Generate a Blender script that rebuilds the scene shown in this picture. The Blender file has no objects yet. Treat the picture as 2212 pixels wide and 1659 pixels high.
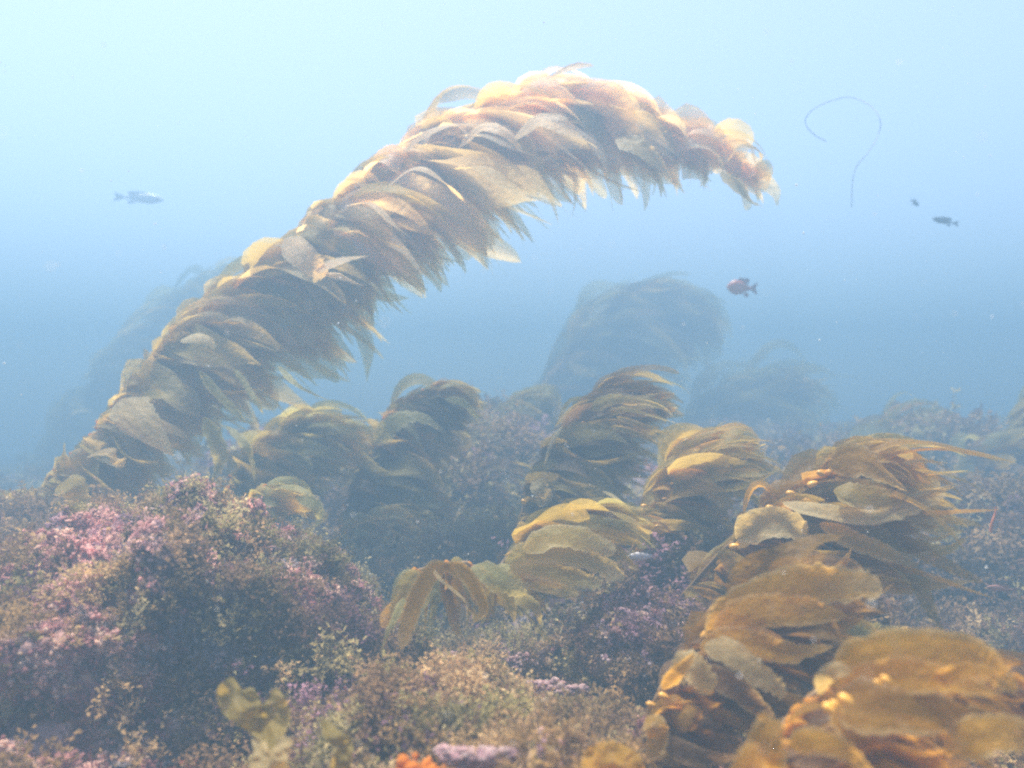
import bpy, math, random
import numpy as np
from mathutils import Vector, Matrix
from math import radians as R

random.seed(11)
rng = np.random.default_rng(11)
sc = bpy.context.scene
COL = sc.collection

# ---------------------------------------------------------------- camera
CAMZ, PITCH, HFOV = 1.30, R(2.0), R(62)
F = 1106.0 / math.tan(HFOV / 2)
cam_d = bpy.data.cameras.new("camera")
cam_d.angle = HFOV
cam_d.clip_end = 500
cam_d.clip_start = 0.02
cam_d.dof.use_dof = True
cam_d.dof.focus_distance = 2.2
cam_d.dof.aperture_fstop = 2.2
cam = bpy.data.objects.new("camera", cam_d)
cam.location = (0, 0, CAMZ)
cam.rotation_euler = (R(90) + PITCH, 0, 0)
COL.objects.link(cam)
sc.camera = cam

# ---------------------------------------------------------------- world and sun
SUN = Vector((-0.18, 0.16, 0.94)).normalized()
w = bpy.data.worlds.new("World")
sc.world = w
w.use_nodes = True
nt = w.node_tree
bg = nt.nodes["Background"]
sky = nt.nodes.new("ShaderNodeTexSky")
sky.sky_type = 'NISHITA'
sky.sun_disc = False
sky.sun_elevation = math.asin(SUN.z)
sky.sun_rotation = math.atan2(SUN.x, SUN.y)
sky.air_density = 1.0
sky.dust_density = 1.0
mixn = nt.nodes.new("ShaderNodeMix")
mixn.data_type = 'RGBA'
mixn.blend_type = 'MULTIPLY'
mixn.inputs[0].default_value = 1.0
nt.links.new(sky.outputs[0], mixn.inputs[6])
mixn.inputs[7].default_value = (1.26, 0.96, 0.87, 1)
nt.links.new(mixn.outputs[2], bg.inputs[0])
bg.inputs[1].default_value = 0.135

sl = bpy.data.lights.new("sun", 'SUN')
sl.energy = 5
sl.angle = R(6)
sl.color = (1.0, 0.87, 0.70)
so = bpy.data.objects.new("sun", sl)
so.rotation_euler = SUN.to_track_quat('Z', 'Y').to_euler()
so.location = (0, 0, 8)
COL.objects.link(so)

sc.view_settings.view_transform = 'Standard'
sc.view_settings.look = 'None'
sc.view_settings.gamma = 1
sc.view_settings.exposure = 1.84
sc.cycles.use_denoising = False
sc.cycles.use_adaptive_sampling = True
sc.cycles.adaptive_threshold = 0.01
sc.cycles.max_bounces = 8
sc.cycles.diffuse_bounces = 3
sc.cycles.transmission_bounces = 4
sc.cycles.volume_bounces = 3
sc.cycles.transparent_max_bounces = 14
sc.cycles.caustics_reflective = False
sc.cycles.caustics_refractive = False
sc.cycles.sample_clamp_indirect = 4
sc.cycles.filter_width = 2.2

# ---------------------------------------------------------------- helpers
UP = Vector((0, -math.sin(PITCH), math.cos(PITCH)))
FW = Vector((0, math.cos(PITCH), math.sin(PITCH)))
RT = Vector((1, 0, 0))
CAM = Vector((0, 0, CAMZ))


def P(u, v, d):
    """A point of the place, d metres away along the view axis."""
    return CAM + FW * d + RT * ((u - 1106) / F * d) + UP * ((829.5 - v) / F * d)


def tag(o, label=None, cat=None, group=None, kind=None):
    if label: o['label'] = label
    if cat: o['category'] = cat
    if group: o['group'] = group
    if kind: o['kind'] = kind
    return o


def empty(name, loc):
    o = bpy.data.objects.new(name, None)
    o.location = loc
    o.empty_display_size = 0.05
    COL.objects.link(o)
    return o


def mesh_obj(name, V, Fc, mat, parent=None, cols=None, smooth=True):
    """V (n,3) world coordinates, Fc (m,4) or (m,3) ints; origin goes to the parent's."""
    V = np.asarray(V, dtype=np.float32)
    Fc = np.asarray(Fc, dtype=np.int32)
    off = np.array(parent.location if parent else (0, 0, 0), dtype=np.float32)
    me = bpy.data.meshes.new(name)
    n, m, k = len(V), len(Fc), Fc.shape[1]
    me.vertices.add(n)
    me.vertices.foreach_set("co", (V - off).ravel())
    me.loops.add(m * k)
    me.loops.foreach_set("vertex_index", Fc.ravel())
    me.polygons.add(m)
    me.polygons.foreach_set("loop_start", np.arange(m, dtype=np.int32) * k)
    me.polygons.foreach_set("use_smooth", np.full(m, smooth))
    if cols is not None:
        a = me.color_attributes.new("Col", 'FLOAT_COLOR', 'POINT')
        c = np.ones((n, 4), dtype=np.float32)
        c[:, :cols.shape[1]] = cols
        a.data.foreach_set("color", c.ravel())
    me.update(calc_edges=True)
    me.validate()
    me.materials.append(mat)
    o = bpy.data.objects.new(name, me)
    COL.objects.link(o)
    if parent: o.parent = parent
    return o


class MB:
    def __init__(s):
        s.V, s.F, s.C, s.n = [], [], [], 0

    def add(s, V, Fc, C):
        V = np.asarray(V, dtype=np.float64); Fc = np.asarray(Fc)
        if Fc.shape[1] == 3: Fc = np.concatenate([Fc, Fc[:, 2:3]], 1)
        C = np.asarray(C, dtype=np.float64)
        if C.ndim == 1: C = np.repeat(C[None], len(V), 0)
        if C.shape[1] == 3: C = np.concatenate([C, np.ones((len(C), 1))], 1)
        s.V.append(V); s.F.append(Fc + s.n); s.C.append(C); s.n += len(V)

    def build(s, name, mat, parent=None, smooth=True):
        V = np.concatenate(s.V); Fc = np.concatenate(s.F); C = np.concatenate(s.C)
        tri = Fc[:, 2] == Fc[:, 3]
        if tri.all():
            return mesh_obj(name, V, Fc[:, :3], mat, parent, C, smooth)
        if tri.any():   # split quads so that one face size is left
            q = Fc[~tri]
            Fc = np.concatenate([Fc[tri][:, :3], q[:, [0, 1, 2]], q[:, [0, 2, 3]]])
        return mesh_obj(name, V, Fc, mat, parent, C, smooth)


# lattice noise
_perm = rng.permutation(4096)
_val = rng.uniform(-1, 1, 4096)


def _h3(i, j, k):
    return _val[_perm[(_perm[(_perm[i & 4095] + j) & 4095] + k) & 4095]]


def noise3(p):
    p = np.asarray(p, dtype=np.float64)
    i = np.floor(p).astype(np.int64); f = p - i
    f = f * f * (3 - 2 * f)
    x, y, z = i[..., 0], i[..., 1], i[..., 2]
    fx, fy, fz = f[..., 0], f[..., 1], f[..., 2]
    r = 0
    for a in (0, 1):
        for b in (0, 1):
            for c in (0, 1):
                wgt = (fx if a else 1 - fx) * (fy if b else 1 - fy) * (fz if c else 1 - fz)
                r = r + wgt * _h3(x + a, y + b, z + c)
    return r


def fbm(p, freq, octv=4, gain=0.5):
    p = np.asarray(p, dtype=np.float64)
    r, a = 0, 1.0
    for k in range(octv):
        r = r + a * noise3(p * freq + 17.3 * k)
        a *= gain; freq *= 2.03
    return r


def crom(pts, n):
    """Catmull-Rom through pts, n samples."""
    pts = np.asarray([list(p) for p in pts], dtype=np.float64)
    if len(pts) == 2:
        t = np.linspace(0, 1, n)[:, None]
        return pts[0] * (1 - t) + pts[1] * t
    Q = np.vstack([2 * pts[0] - pts[1], pts, 2 * pts[-1] - pts[-2]])
    t = np.linspace(0, len(pts) - 1 - 1e-9, n)
    i = t.astype(int); f = (t - i)[:, None]
    a, b, c, d = Q[i], Q[i + 1], Q[i + 2], Q[i + 3]
    return 0.5 * ((2 * b) + (c - a) * f + (2 * a - 5 * b + 4 * c - d) * f ** 2 + (3 * b - a - 3 * c + d) * f ** 3)


def unit(a):
    return a / (np.linalg.norm(a, axis=-1, keepdims=True) + 1e-9)


def ribbon(spine, width, normal, profile='leaf', ruffle=0.25, twist=0.0, m=4, curl=0.0, rag=0.0, rfreq=16, phase=None):
    """A kelp blade: a strip along spine, as wide as width, ruffled at its edges."""
    n = len(spine)
    q_ = np.linspace(0, 1, n); q2 = 1 - (1 - q_) ** 1.45
    spine = np.stack([np.interp(q2, q_, spine[:, k]) for k in range(3)], -1)
    T = unit(np.gradient(spine, axis=0))
    nn = np.asarray(normal, dtype=np.float64)
    S = unit(np.cross(T, np.repeat(nn[None], n, 0)))
    N = unit(np.cross(S, T))
    t = q2
    if profile == 'leaf':
        wd = np.minimum(1, (t / 0.16)) ** 0.7 * np.clip(1.02 - t ** 3.2, 0, 1) ** 0.8 * (1 - 0.25 * t)
    elif profile == 'broad':
        wd = np.minimum(1, t / 0.2) ** 0.6 * np.clip(1.0 - t ** 5, 0, 1) ** 0.55
    elif profile == 'ragged':
        wd = np.minimum(1, t / 0.15) ** 0.7 * np.clip(1.0 - t, 0.02, 1) ** 0.75
    elif profile == 'blunt':
        wd = np.minimum(1, t / 0.18) ** 0.6 * (1 - 0.1 * t) * np.clip(1.0 - t ** 9, 0, 1) ** 0.5 * (1 + .10 * np.sin(t * 19 + 2) * (t > .6))
    else:
        wd = np.minimum(1, t / 0.1) * np.clip(1.02 - t ** 2, 0.05, 1)
    wd = wd * width
    ph = rng.uniform(0, 6.28) if phase is None else phase
    s = np.linspace(-1, 1, m + 1)
    ang = twist * t
    V = np.zeros((n, m + 1, 3))
    L = np.linalg.norm(np.diff(spine, axis=0), axis=1).sum()
    for j, sj in enumerate(s):
        ca, sa = np.cos(ang)[:, None], np.sin(ang)[:, None]
        Sj = S * ca + N * sa
        Nj = N * ca - S * sa
        e = abs(sj) ** 2
        side = 1 if sj > 0 else -1
        wob = np.sin(t * L * rfreq * (1.0 + .13 * side) + ph + 1.7 * side) + 0.5 * np.sin(t * L * rfreq * 2.3 + ph * 2 + side)
        lift = (ruffle * width * e * wob * 0.5 + curl * width * e)[:, None]
        jag = 1 + (rag * (1 + 2.5 * t ** 4) * np.interp(np.linspace(0, 1, n), np.linspace(0, 1, max(3, n // 2)), rng.uniform(-1, .4, max(3, n // 2)) * (rng.uniform(size=max(3, n // 2)) < .6)) * (abs(sj) > .99))
        V[:, j] = spine + Sj * (wd * sj * 0.5 * jag)[:, None] + Nj * lift * np.minimum(1, wd / (width + 1e-9))[:, None]
    idx = np.arange(n * (m + 1)).reshape(n, m + 1)
    Fc = np.stack([idx[:-1, :-1], idx[1:, :-1], idx[1:, 1:], idx[:-1, 1:]], -1).reshape(-1, 4)
    return V.reshape(-1, 3), Fc, np.repeat(t, m + 1), np.tile(np.abs(s), n)


def tube(pts, rad, k=6):
    pts = np.asarray(pts, dtype=np.float64); n = len(pts)
    rad = np.broadcast_to(rad, (n,))
    T = unit(np.gradient(pts, axis=0))
    ref = np.array([0.1, 0.9, 0.2])
    S = unit(np.cross(T, ref)); N = np.cross(S, T)
    a = np.linspace(0, 2 * np.pi, k, endpoint=False)
    V = pts[:, None] + (S[:, None] * np.cos(a)[None, :, None] + N[:, None] * np.sin(a)[None, :, None]) * rad[:, None, None]
    idx = np.arange(n * k).reshape(n, k)
    nx = np.roll(idx, -1, 1)
    Fc = np.stack([idx[:-1], nx[:-1], nx[1:], idx[1:]], -1).reshape(-1, 4)
    return V.reshape(-1, 3), Fc


def ico(sub):
    import bmesh
    bm = bmesh.new()
    bmesh.ops.create_icosphere(bm, subdivisions=sub, radius=1)
    V = np.array([v.co[:] for v in bm.verts]); Fc = np.array([[v.index for v in f.verts] for f in bm.faces])
    bm.free()
    return V, Fc


ICO = {k: ico(k) for k in (1, 2, 3)}
ICO[6] = ico(6)
ICO[5] = ico(5)


# ---------------------------------------------------------------- materials
def new_mat(name):
    m = bpy.data.materials.new(name); m.use_nodes = True
    n = m.node_tree
    for x in list(n.nodes): n.nodes.remove(x)
    out = n.nodes.new("ShaderNodeOutputMaterial")
    return m, n, out


def attr_colour(n, mult_noise=None):
    a = n.nodes.new("ShaderNodeAttribute"); a.attribute_name = "Col"
    if not mult_noise: return a.outputs[0]
    scale, lo, hi = mult_noise
    tx = n.nodes.new("ShaderNodeTexNoise"); tx.inputs['Scale'].default_value = scale; tx.inputs['Detail'].default_value = 5
    tc = n.nodes.new("ShaderNodeTexCoord"); n.links.new(tc.outputs['Object'], tx.inputs['Vector'])
    mr = n.nodes.new("ShaderNodeMapRange"); mr.inputs[1].default_value = .3; mr.inputs[2].default_value = .7
    mr.inputs[3].default_value = lo; mr.inputs[4].default_value = hi
    n.links.new(tx.outputs[0], mr.inputs[0])
    mx = n.nodes.new("ShaderNodeVectorMath"); mx.operation = 'SCALE'
    n.links.new(a.outputs[0], mx.inputs[0]); n.links.new(mr.outputs[0], mx.inputs['Scale'])
    return mx.outputs[0]


def kelp_material():
    m, n, out = new_mat("kelp_blade")
    c0 = attr_colour(n, (9, 0.84, 1.12))
    tcc = n.nodes.new("ShaderNodeTexCoord")
    nzz = n.nodes.new("ShaderNodeTexNoise"); nzz.inputs['Scale'].default_value = 38; nzz.inputs['Detail'].default_value = 4
    n.links.new(tcc.outputs['Object'], nzz.inputs['Vector'])
    mrr = n.nodes.new("ShaderNodeMapRange"); mrr.inputs[1].default_value = .60; mrr.inputs[2].default_value = .74; mrr.inputs[4].default_value = .28
    n.links.new(nzz.outputs[0], mrr.inputs[0])
    mc = n.nodes.new("ShaderNodeMix"); mc.data_type = 'RGBA'; mc.inputs[7].default_value = (.55, .46, .30, 1)
    n.links.new(mrr.outputs[0], mc.inputs[0]); n.links.new(c0, mc.inputs[6])
    c = mc.outputs[2]
    p = n.nodes.new("ShaderNodeBsdfPrincipled")
    p.inputs['Roughness'].default_value = 0.5
    p.inputs['Specular IOR Level'].default_value = 0.25
    n.links.new(c, p.inputs['Base Color'])
    tr = n.nodes.new("ShaderNodeBsdfTranslucent")
    g = n.nodes.new("ShaderNodeVectorMath"); g.operation = 'MULTIPLY'; g.inputs[1].default_value = (1.42, 1.15, 0.66)
    n.links.new(c, g.inputs[0]); n.links.new(g.outputs[0], tr.inputs[0])
    tc = n.nodes.new("ShaderNodeTexCoord")
    nz = n.nodes.new("ShaderNodeTexNoise"); nz.inputs['Scale'].default_value = 45; nz.inputs['Detail'].default_value = 3
    n.links.new(tc.outputs['Object'], nz.inputs['Vector'])
    b = n.nodes.new("ShaderNodeBump"); b.inputs['Strength'].default_value = 0.8; b.inputs['Distance'].default_value = 0.008
    n.links.new(nz.outputs[0], b.inputs['Height'])
    n.links.new(b.outputs[0], p.inputs['Normal']); n.links.new(b.outputs[0], tr.inputs['Normal'])
    mx = n.nodes.new("ShaderNodeMixShader"); mx.inputs[0].default_value = 0.64
    n.links.new(p.outputs[0], mx.inputs[1]); n.links.new(tr.outputs[0], mx.inputs[2])
    at_ = n.nodes.new("ShaderNodeAttribute"); at_.attribute_name = "Col"
    tp = n.nodes.new("ShaderNodeBsdfTransparent")
    tp.inputs[0].default_value = (1, .93, .72, 1)
    m2 = n.nodes.new("ShaderNodeMixShader")
    n.links.new(at_.outputs['Alpha'], m2.inputs[0]); n.links.new(tp.outputs[0], m2.inputs[1]); n.links.new(mx.outputs[0], m2.inputs[2])
    n.links.new(m2.outputs[0], out.inputs[0])
    return m


def plain_material(name, rough=0.7, noise=(30, .8, 1.15), bump=0.0, spec=0.2, trans=0.0):
    m, n, out = new_mat(name)
    p = n.nodes.new("ShaderNodeBsdfPrincipled")
    p.inputs['Roughness'].default_value = rough
    p.inputs['Specular IOR Level'].default_value = spec
    n.links.new(attr_colour(n, noise), p.inputs['Base Color'])
    if bump:
        tc = n.nodes.new("ShaderNodeTexCoord")
        nz = n.nodes.new("ShaderNodeTexNoise"); nz.inputs['Scale'].default_value = 60; nz.inputs['Detail'].default_value = 6
        n.links.new(tc.outputs['Object'], nz.inputs['Vector'])
        b = n.nodes.new("ShaderNodeBump"); b.inputs['Strength'].default_value = bump; b.inputs['Distance'].default_value = 0.01
        n.links.new(nz.outputs[0], b.inputs['Height']); n.links.new(b.outputs[0], p.inputs['Normal'])
    if trans:
        tr = n.nodes.new("ShaderNodeBsdfTranslucent"); n.links.new(p.inputs['Base Color'].links[0].from_socket, tr.inputs[0])
        mx = n.nodes.new("ShaderNodeMixShader"); mx.inputs[0].default_value = trans
        n.links.new(p.outputs[0], mx.inputs[1]); n.links.new(tr.outputs[0], mx.inputs[2]); n.links.new(mx.outputs[0], out.inputs[0])
    else:
        n.links.new(p.outputs[0], out.inputs[0])
    return m


KELP = kelp_material()
STIPE = plain_material("kelp_stipe", 0.5)
FLOAT = plain_material("kelp_float", 0.3, (20, .9, 1.1), 0, .5)
ROCK = plain_material("reef_rock", 0.9, (25, .6, 1.3), 0.8, .1)
TURF = plain_material("algae_turf", 0.8, (60, .8, 1.15), 0, .1, .5)
FISH = plain_material("fish_skin", 0.4, (60, .9, 1.1), 0, .4)

# ---------------------------------------------------------------- haze
TOP = 3.15
bxV = np.array([[x, y, z] for x in (-16, 16) for y in (-3, 18.1) for z in (-2.2, TOP)], dtype=float)
bxF = [[0, 1, 3, 2], [4, 6, 7, 5], [0, 4, 5, 1], [2, 3, 7, 6], [0, 2, 6, 4], [1, 5, 7, 3]]
hm, hn, hout = new_mat("water_haze")
pv = hn.nodes.new("ShaderNodeVolumePrincipled")
pv.inputs['Color'].default_value = (0.178, 0.295, 0.41, 1)
pv.inputs['Density'].default_value = 0.24
pv.inputs['Absorption Color'].default_value = (0.0, 0.012, 0.03, 1)
pv.inputs['Anisotropy'].default_value = 0.25
hn.links.new(pv.outputs[0], hout.inputs['Volume'])
tag(mesh_obj("haze", bxV, bxF, hm, smooth=False), kind='stuff')

# ---------------------------------------------------------------- seabed
ctrl = [  # u, v, distance
    (-300, 1700, 1.3), (200, 1800, 1.25), (600, 1780, 1.3), (1100, 1720, 1.25), (1600, 1900, 1.25), (2300, 1900, 1.3), (2700, 1700, 1.5),
    (950, 1600, 1.5), (1250, 1580, 1.6), (740, 1560, 2.5), (800, 1430, 3.3), (1250, 1440, 2.35), (1450, 1460, 2.3), (1700, 1500, 2.2), (2100, 1480, 2.4),
    (700, 1260, 3.8), (900, 1250, 3.5), (1150, 1340, 2.6), (1400, 1300, 2.9), (1750, 1300, 3.2), (2100, 1260, 3.4), (2400, 1200, 3.6),
    (550, 1160, 4.0), (850, 1180, 3.8), (1100, 1130, 4.0), (1400, 1130, 4.3), (1750, 1120, 4.4), (2150, 1110, 4.6),
    (-100, 1340, 2.9), (-600, 1380, 2.6), (200, 1260, 3.6), (-300, 1230, 4.5), (300, 1130, 5.5),
    (650, 1040, 5.6), (1000, 990, 5.4), (1350, 985, 5.8), (1800, 985, 6.0), (2200, 980, 6.2), (2600, 1000, 6.0),
    (600, 980, 8), (1100, 945, 8), (1600, 930, 8.5), (2100, 930, 8), (-100, 1060, 8), (-600, 1060, 7),
    (0, 1010, 13), (1100, 930, 13), (2200, 925, 13), (0, 960, 22), (1100, 960, 22), (2200, 960, 22), (3000, 1000, 12), (-1000, 1000, 12),
]
CP = np.array([list(P(*c)) for c in ctrl])
extra = [(-6, -2, .5), (0, -2, .5), (6, -2, .5), (-3, .2, .75), (3, .2, .75), (0, .2, .72), (-13, 5, .3), (13, 5, .3), (-14, 15, 0), (14, 15, 0), (0, 26, -.2)]
CP = np.vstack([CP, np.array(extra)])


def ground_z(x, y, detail=True):
    x = np.asarray(x, dtype=float); y = np.asarray(y, dtype=float)
    d2 = (x[..., None] - CP[:, 0]) ** 2 + (y[..., None] - CP[:, 1]) ** 2
    sc_ = 0.03 + 0.012 * CP[:, 1].clip(0) ** 2
    wgt = 1 / (d2 + sc_) ** 2
    z = (wgt * CP[:, 2]).sum(-1) / wgt.sum(-1)
    if detail:
        p = np.stack([x, y, np.zeros_like(x)], -1)
        z = z + 0.08 * fbm(p, 2.2, 3) + 0.05 * fbm(p + 9, 8, 3, .6)
    return z


def lin(lo, hi, n, mid, pw=2.2):
    t = np.linspace(-1, 1, n)
    s = np.sign(t) * np.abs(t) ** pw
    return np.where(s < 0, mid + s * (mid - lo), mid + s * (hi - mid))


gx = lin(-15.9, 15.9, 420, 0.2)
gy = lin(-2.9, 18.0, 460, 1.6, 2.2)
X, Y = np.meshgrid(gx, gy)
Z = np.stack([ground_z(X[i], Y[i]) for i in range(len(gy))])
GV = np.stack([X, Y, Z], -1).reshape(-1, 3)
gi = np.arange(X.size).reshape(X.shape)
GF = np.stack([gi[:-1, :-1], gi[:-1, 1:], gi[1:, 1:], gi[1:, :-1]], -1).reshape(-1, 4)

PAL = {
    'pink': [(.54, .26, .24), (.62, .34, .30), (.68, .41, .35), (.72, .50, .38), (.46, .21, .20)],
    'lilac': [(.50, .31, .34), (.56, .37, .39), (.44, .26, .30), (.58, .43, .43)],
    'brown': [(.26, .155, .08), (.30, .18, .09), (.22, .12, .075), (.34, .22, .10), (.20, .11, .075)],
    'olive': [(.36, .29, .11), (.42, .34, .15), (.28, .22, .08), (.48, .38, .18), (.24, .16, .07)],
    'tan': [(.56, .37, .17), (.62, .44, .22), (.46, .29, .14), (.38, .23, .11)],
    'dark': [(.15, .09, .09), (.18, .11, .11), (.12, .07, .075), (.22, .16, .16), (.32, .27, .28)],
    'purple': [(.30, .16, .20), (.26, .13, .17), (.36, .20, .24)],
    'red': [(.52, .14, .11), (.58, .20, .13), (.44, .10, .09)],
    'orange': [(.72, .26, .04), (.60, .20, .04)],
    'gold': [(.44, .28, .11), (.38, .23, .09), (.46, .31, .14)],
}
# where each growth stands, dark zones being painted shade: u, v, distance, radius (m), kind, weight
zones = [
    (120, 1250, 2.0, .22, 'pink', 6.0), (230, 1290, 1.9, .2, 'pink', 9.0), (330, 1190, 2.0, .17, 'lilac', 2.5), (500, 1110, 2.1, .15, 'tan', 1.3), (540, 1100, 2.1, .14, 'pink', 9.0),
    (430, 1110, 2.1, .12, 'lilac', 2.5), (330, 1400, 1.75, .16, 'pink', 9.0), (470, 1230, 1.95, .2, 'pink', 3.5), (620, 1240, 2.1, .14, 'pink', 3.5), (30, 1270, 2.1, .2, 'lilac', 2),
    (60, 1450, 1.6, .13, 'gold', 2.2), (20, 1540, 1.45, .14, 'gold', 1.5), (180, 1540, 1.45, .14, 'tan', 1.5), (120, 1650, 1.3, .12, 'red', 3), (250, 1640, 1.3, .1, 'red', 2),
    (330, 1500, 1.6, .12, 'dark', 1.5), (450, 1430, 1.7, .16, 'dark', 1.5), (560, 1380, 1.8, .2, 'dark', 1.5), (420, 1560, 1.5, .2, 'dark', 1.5), (680, 1430, 1.9, .2, 'dark', 2),  # shade on the boulder's right flank, put into the colour
    (640, 1330, 2.0, .18, 'brown', 2), (650, 1520, 1.5, .1, 'purple', 3), (700, 1540, 1.5, .1, 'brown', 2), (460, 1620, 1.35, .15, 'brown', 2.5), (880, 1620, 1.35, .06, 'purple', 2),
    (930, 1440, 1.6, .12, 'tan', 4), (1050, 1420, 1.6, .15, 'tan', 4), (860, 1600, 1.4, .12, 'gold', 3), (1000, 1600, 1.4, .12, 'tan', 4), (1250, 1430, 1.7, .12, 'olive', 3), (850, 1530, 1.45, .1, 'brown', 3), (1250, 1600, 1.4, .12, 'gold', 3), (1000, 1530, 1.45, .18, 'tan', 1.6),
    (1130, 1600, 1.4, .15, 'olive', 1.5), (1130, 1450, 1.6, .07, 'lilac', 10.0), (1180, 1500, 1.5, .08, 'lilac', 12.5), (1230, 1500, 1.5, .07, 'lilac', 10.0), (1040, 1630, 1.3, .010, 'lilac', 12.5),
    (970, 1410, 1.6, .06, 'pink', 30.0), (1300, 1560, 1.5, .15, 'brown', 2), (1400, 1380, 2.0, .1, 'lilac', 3), (1480, 1340, 2.1, .12, 'purple', 2), (1500, 1390, 2.0, .1, 'lilac', 3),
    (1440, 1430, 1.9, .1, 'pink', 6.0), (1550, 1250, 2.3, .3, 'brown', 4), (1450, 1300, 2.3, .15, 'brown', 3), (1250, 1370, 2.3, .2, 'dark', 1.5), (1300, 1330, 2.4, .2, 'dark', 1.5),  # the dark ones paint the shade in the hollow under the kelp
    (880, 1640, 1.3, .035, 'orange', 8), (750, 1250, 2.9, .4, 'olive', 3), (900, 1190, 3.3, .4, 'olive', 2.5), (1050, 1130, 3.8, .3, 'purple', .8), (1000, 1150, 3.6, .3, 'lilac', .7),
    (150, 1130, 2.9, .5, 'brown', 3), (100, 1200, 2.6, .3, 'gold', 1), (300, 1100, 2.8, .35, 'brown', 3), (1060, 960, 5.2, .5, 'lilac', 3), (1050, 1060, 4.6, .5, 'brown', 2),
    (2150, 1200, 3.6, .7, 'brown', 3), (2100, 1350, 3.0, .5, 'brown', 2),
]
ZP = np.array([list(P(*z[:3])) for z in zones]); ZR = np.array([z[3] for z in zones]); ZW = np.array([z[5] for z in zones])
KN = list(PAL); ZK = np.array([KN.index(z[4]) for z in zones])


def kinds_at(p):
    """For each point the kind of growth or painted shade there (index into KN)."""
    out = np.zeros(len(p), dtype=int)
    for s in range(0, len(p), 20000):
        q = p[s:s + 20000]
        d2 = ((q[:, None] - ZP[None]) ** 2 * np.array([1, .15, 1])).sum(-1)
        wz = ZW * np.exp(-d2 / (2 * (ZR * .8) ** 2))
        W = np.zeros((len(q), len(KN)))
        for k in range(len(KN)):
            W[:, k] = wz[:, ZK == k].sum(1)
        W[:, KN.index('brown')] += .35; W[:, KN.index('tan')] += .12; W[:, KN.index('olive')] += .38; W[:, KN.index('dark')] += .10; W[:, KN.index('pink')] += .08; W[:, KN.index('purple')] += .02
        # patches: noise that favours one kind over another
        for k in range(len(KN)):
            W[:, k] *= np.exp(2.6 * fbm(q + 31.7 * k, 6, 3))
        W /= W.sum(1, keepdims=True)
        c = W.cumsum(1); r = rng.uniform(0, 1, len(q))[:, None]
        out[s:s + 20000] = (r > c).sum(1).clip(0, len(KN) - 1)
    return out


PALA = {k: np.array(v) for k, v in PAL.items()}


def mean_colour(p, n=5):
    """Ground colour under the turf: average of the growth and painted shade there, darker crust."""
    c = np.zeros((len(p), 3))
    for _ in range(n):
        k = kinds_at(p)
        for i, name in enumerate(KN):
            mk = k == i
            c[mk] += PALA[name].mean(0)
    return c / n * .75


# only where it can be seen is the crust colour worked out one by one
near = (GV[:, 1] > .3) & (GV[:, 1] < 9) & (np.abs(GV[:, 0]) < 7)
GC = np.tile(np.array([.13, .09, .06]), (len(GV), 1))
GC[near] = mean_colour(GV[near], 3)
seabed = mesh_obj("ground", GV, GF, ROCK, cols=GC)
tag(seabed, kind='structure')


# ---------------------------------------------------------------- turf
def tuft_frilly(nb, up=1.0, broad=.35):
    V, Fc = [], []
    for b in range(nb):
        az = rng.uniform(0, 2 * np.pi); el = rng.uniform(.15, 1.45)
        d = np.array([np.cos(az) * np.cos(el), np.sin(az) * np.cos(el), np.sin(el) * up])
        s = unit(np.cross(d, rng.normal(size=3)))
        L = rng.uniform(.45, 1.15); wv = .8 * broad * rng.uniform(.5, 1.2)
        bend = rng.normal(size=3) * .12
        b0 = rng.normal(size=3) * .08
        p0 = b0; p1 = b0 + d * L * .55 + bend; p2 = b0 + d * L + bend * .3
        n = len(V)
        V += [p0 - s * wv * .15, p0 + s * wv * .15, p1 + s * wv * .5, p1 - s * wv * .5, p2 + s * wv * .75 + d * .05, p2 - s * wv * .7, p2 + d * L * .18 + s * wv * .1, p2 - d * L * .16 + s * .1 * wv]
        Fc += [[n, n + 1, n + 2, n + 3], [n + 3, n + 2, n + 4, n + 7], [n + 3, n + 7, n + 6, n + 5]]
    return np.array(V), np.array(Fc)


def tuft_knob():
    V0, F0 = ICO[1]
    V, Fc, n = [], [], 0
    for b in range(7):
        o = rng.normal(size=3) * .38; o[2] = abs(o[2]) * .8
        r = rng.uniform(.22, .42)
        v = V0 * r * (1 + .25 * rng.normal(size=(len(V0), 1))) + o
        V.append(v); Fc.append(F0 + n); n += len(v)
    V = np.concatenate(V); Fc = np.concatenate(Fc)
    return V, np.concatenate([Fc, Fc[:, 2:3]], 1)


def tuft_fine():
    """Hair-fine branched tuft."""
    return tuft_frilly(16, 1.0, .10)



def tuft_flakes(nf):
    V, Fc = [], []
    for b in range(nf):
        o = rng.normal(size=3); o = o / np.linalg.norm(o) * rng.uniform(.15, .95) ** .6; o[2] = abs(o[2]) * .9
        nn = unit(o + rng.normal(size=3) * .7); a = unit(np.cross(nn, rng.normal(size=3))); b_ = np.cross(nn, a)
        r = rng.uniform(.13, .30)
        ph = rng.uniform(0, 6.28); n = len(V)
        for q in range(4):
            an = ph + q * 1.57 + rng.normal() * .3; rr = r * rng.uniform(.5, 1.3)
            V.append(o + a * np.cos(an) * rr + b_ * np.sin(an) * rr + nn * rng.normal() * .05)
        Fc.append([n, n + 1, n + 2, n + 3])
    return np.array(V), np.array(Fc)


FR = [tuft_flakes(20) for _ in range(9)] + [tuft_frilly(14, 1, .24) for _ in range(4)]
FI = [tuft_fine() for _ in range(6)]


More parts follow.
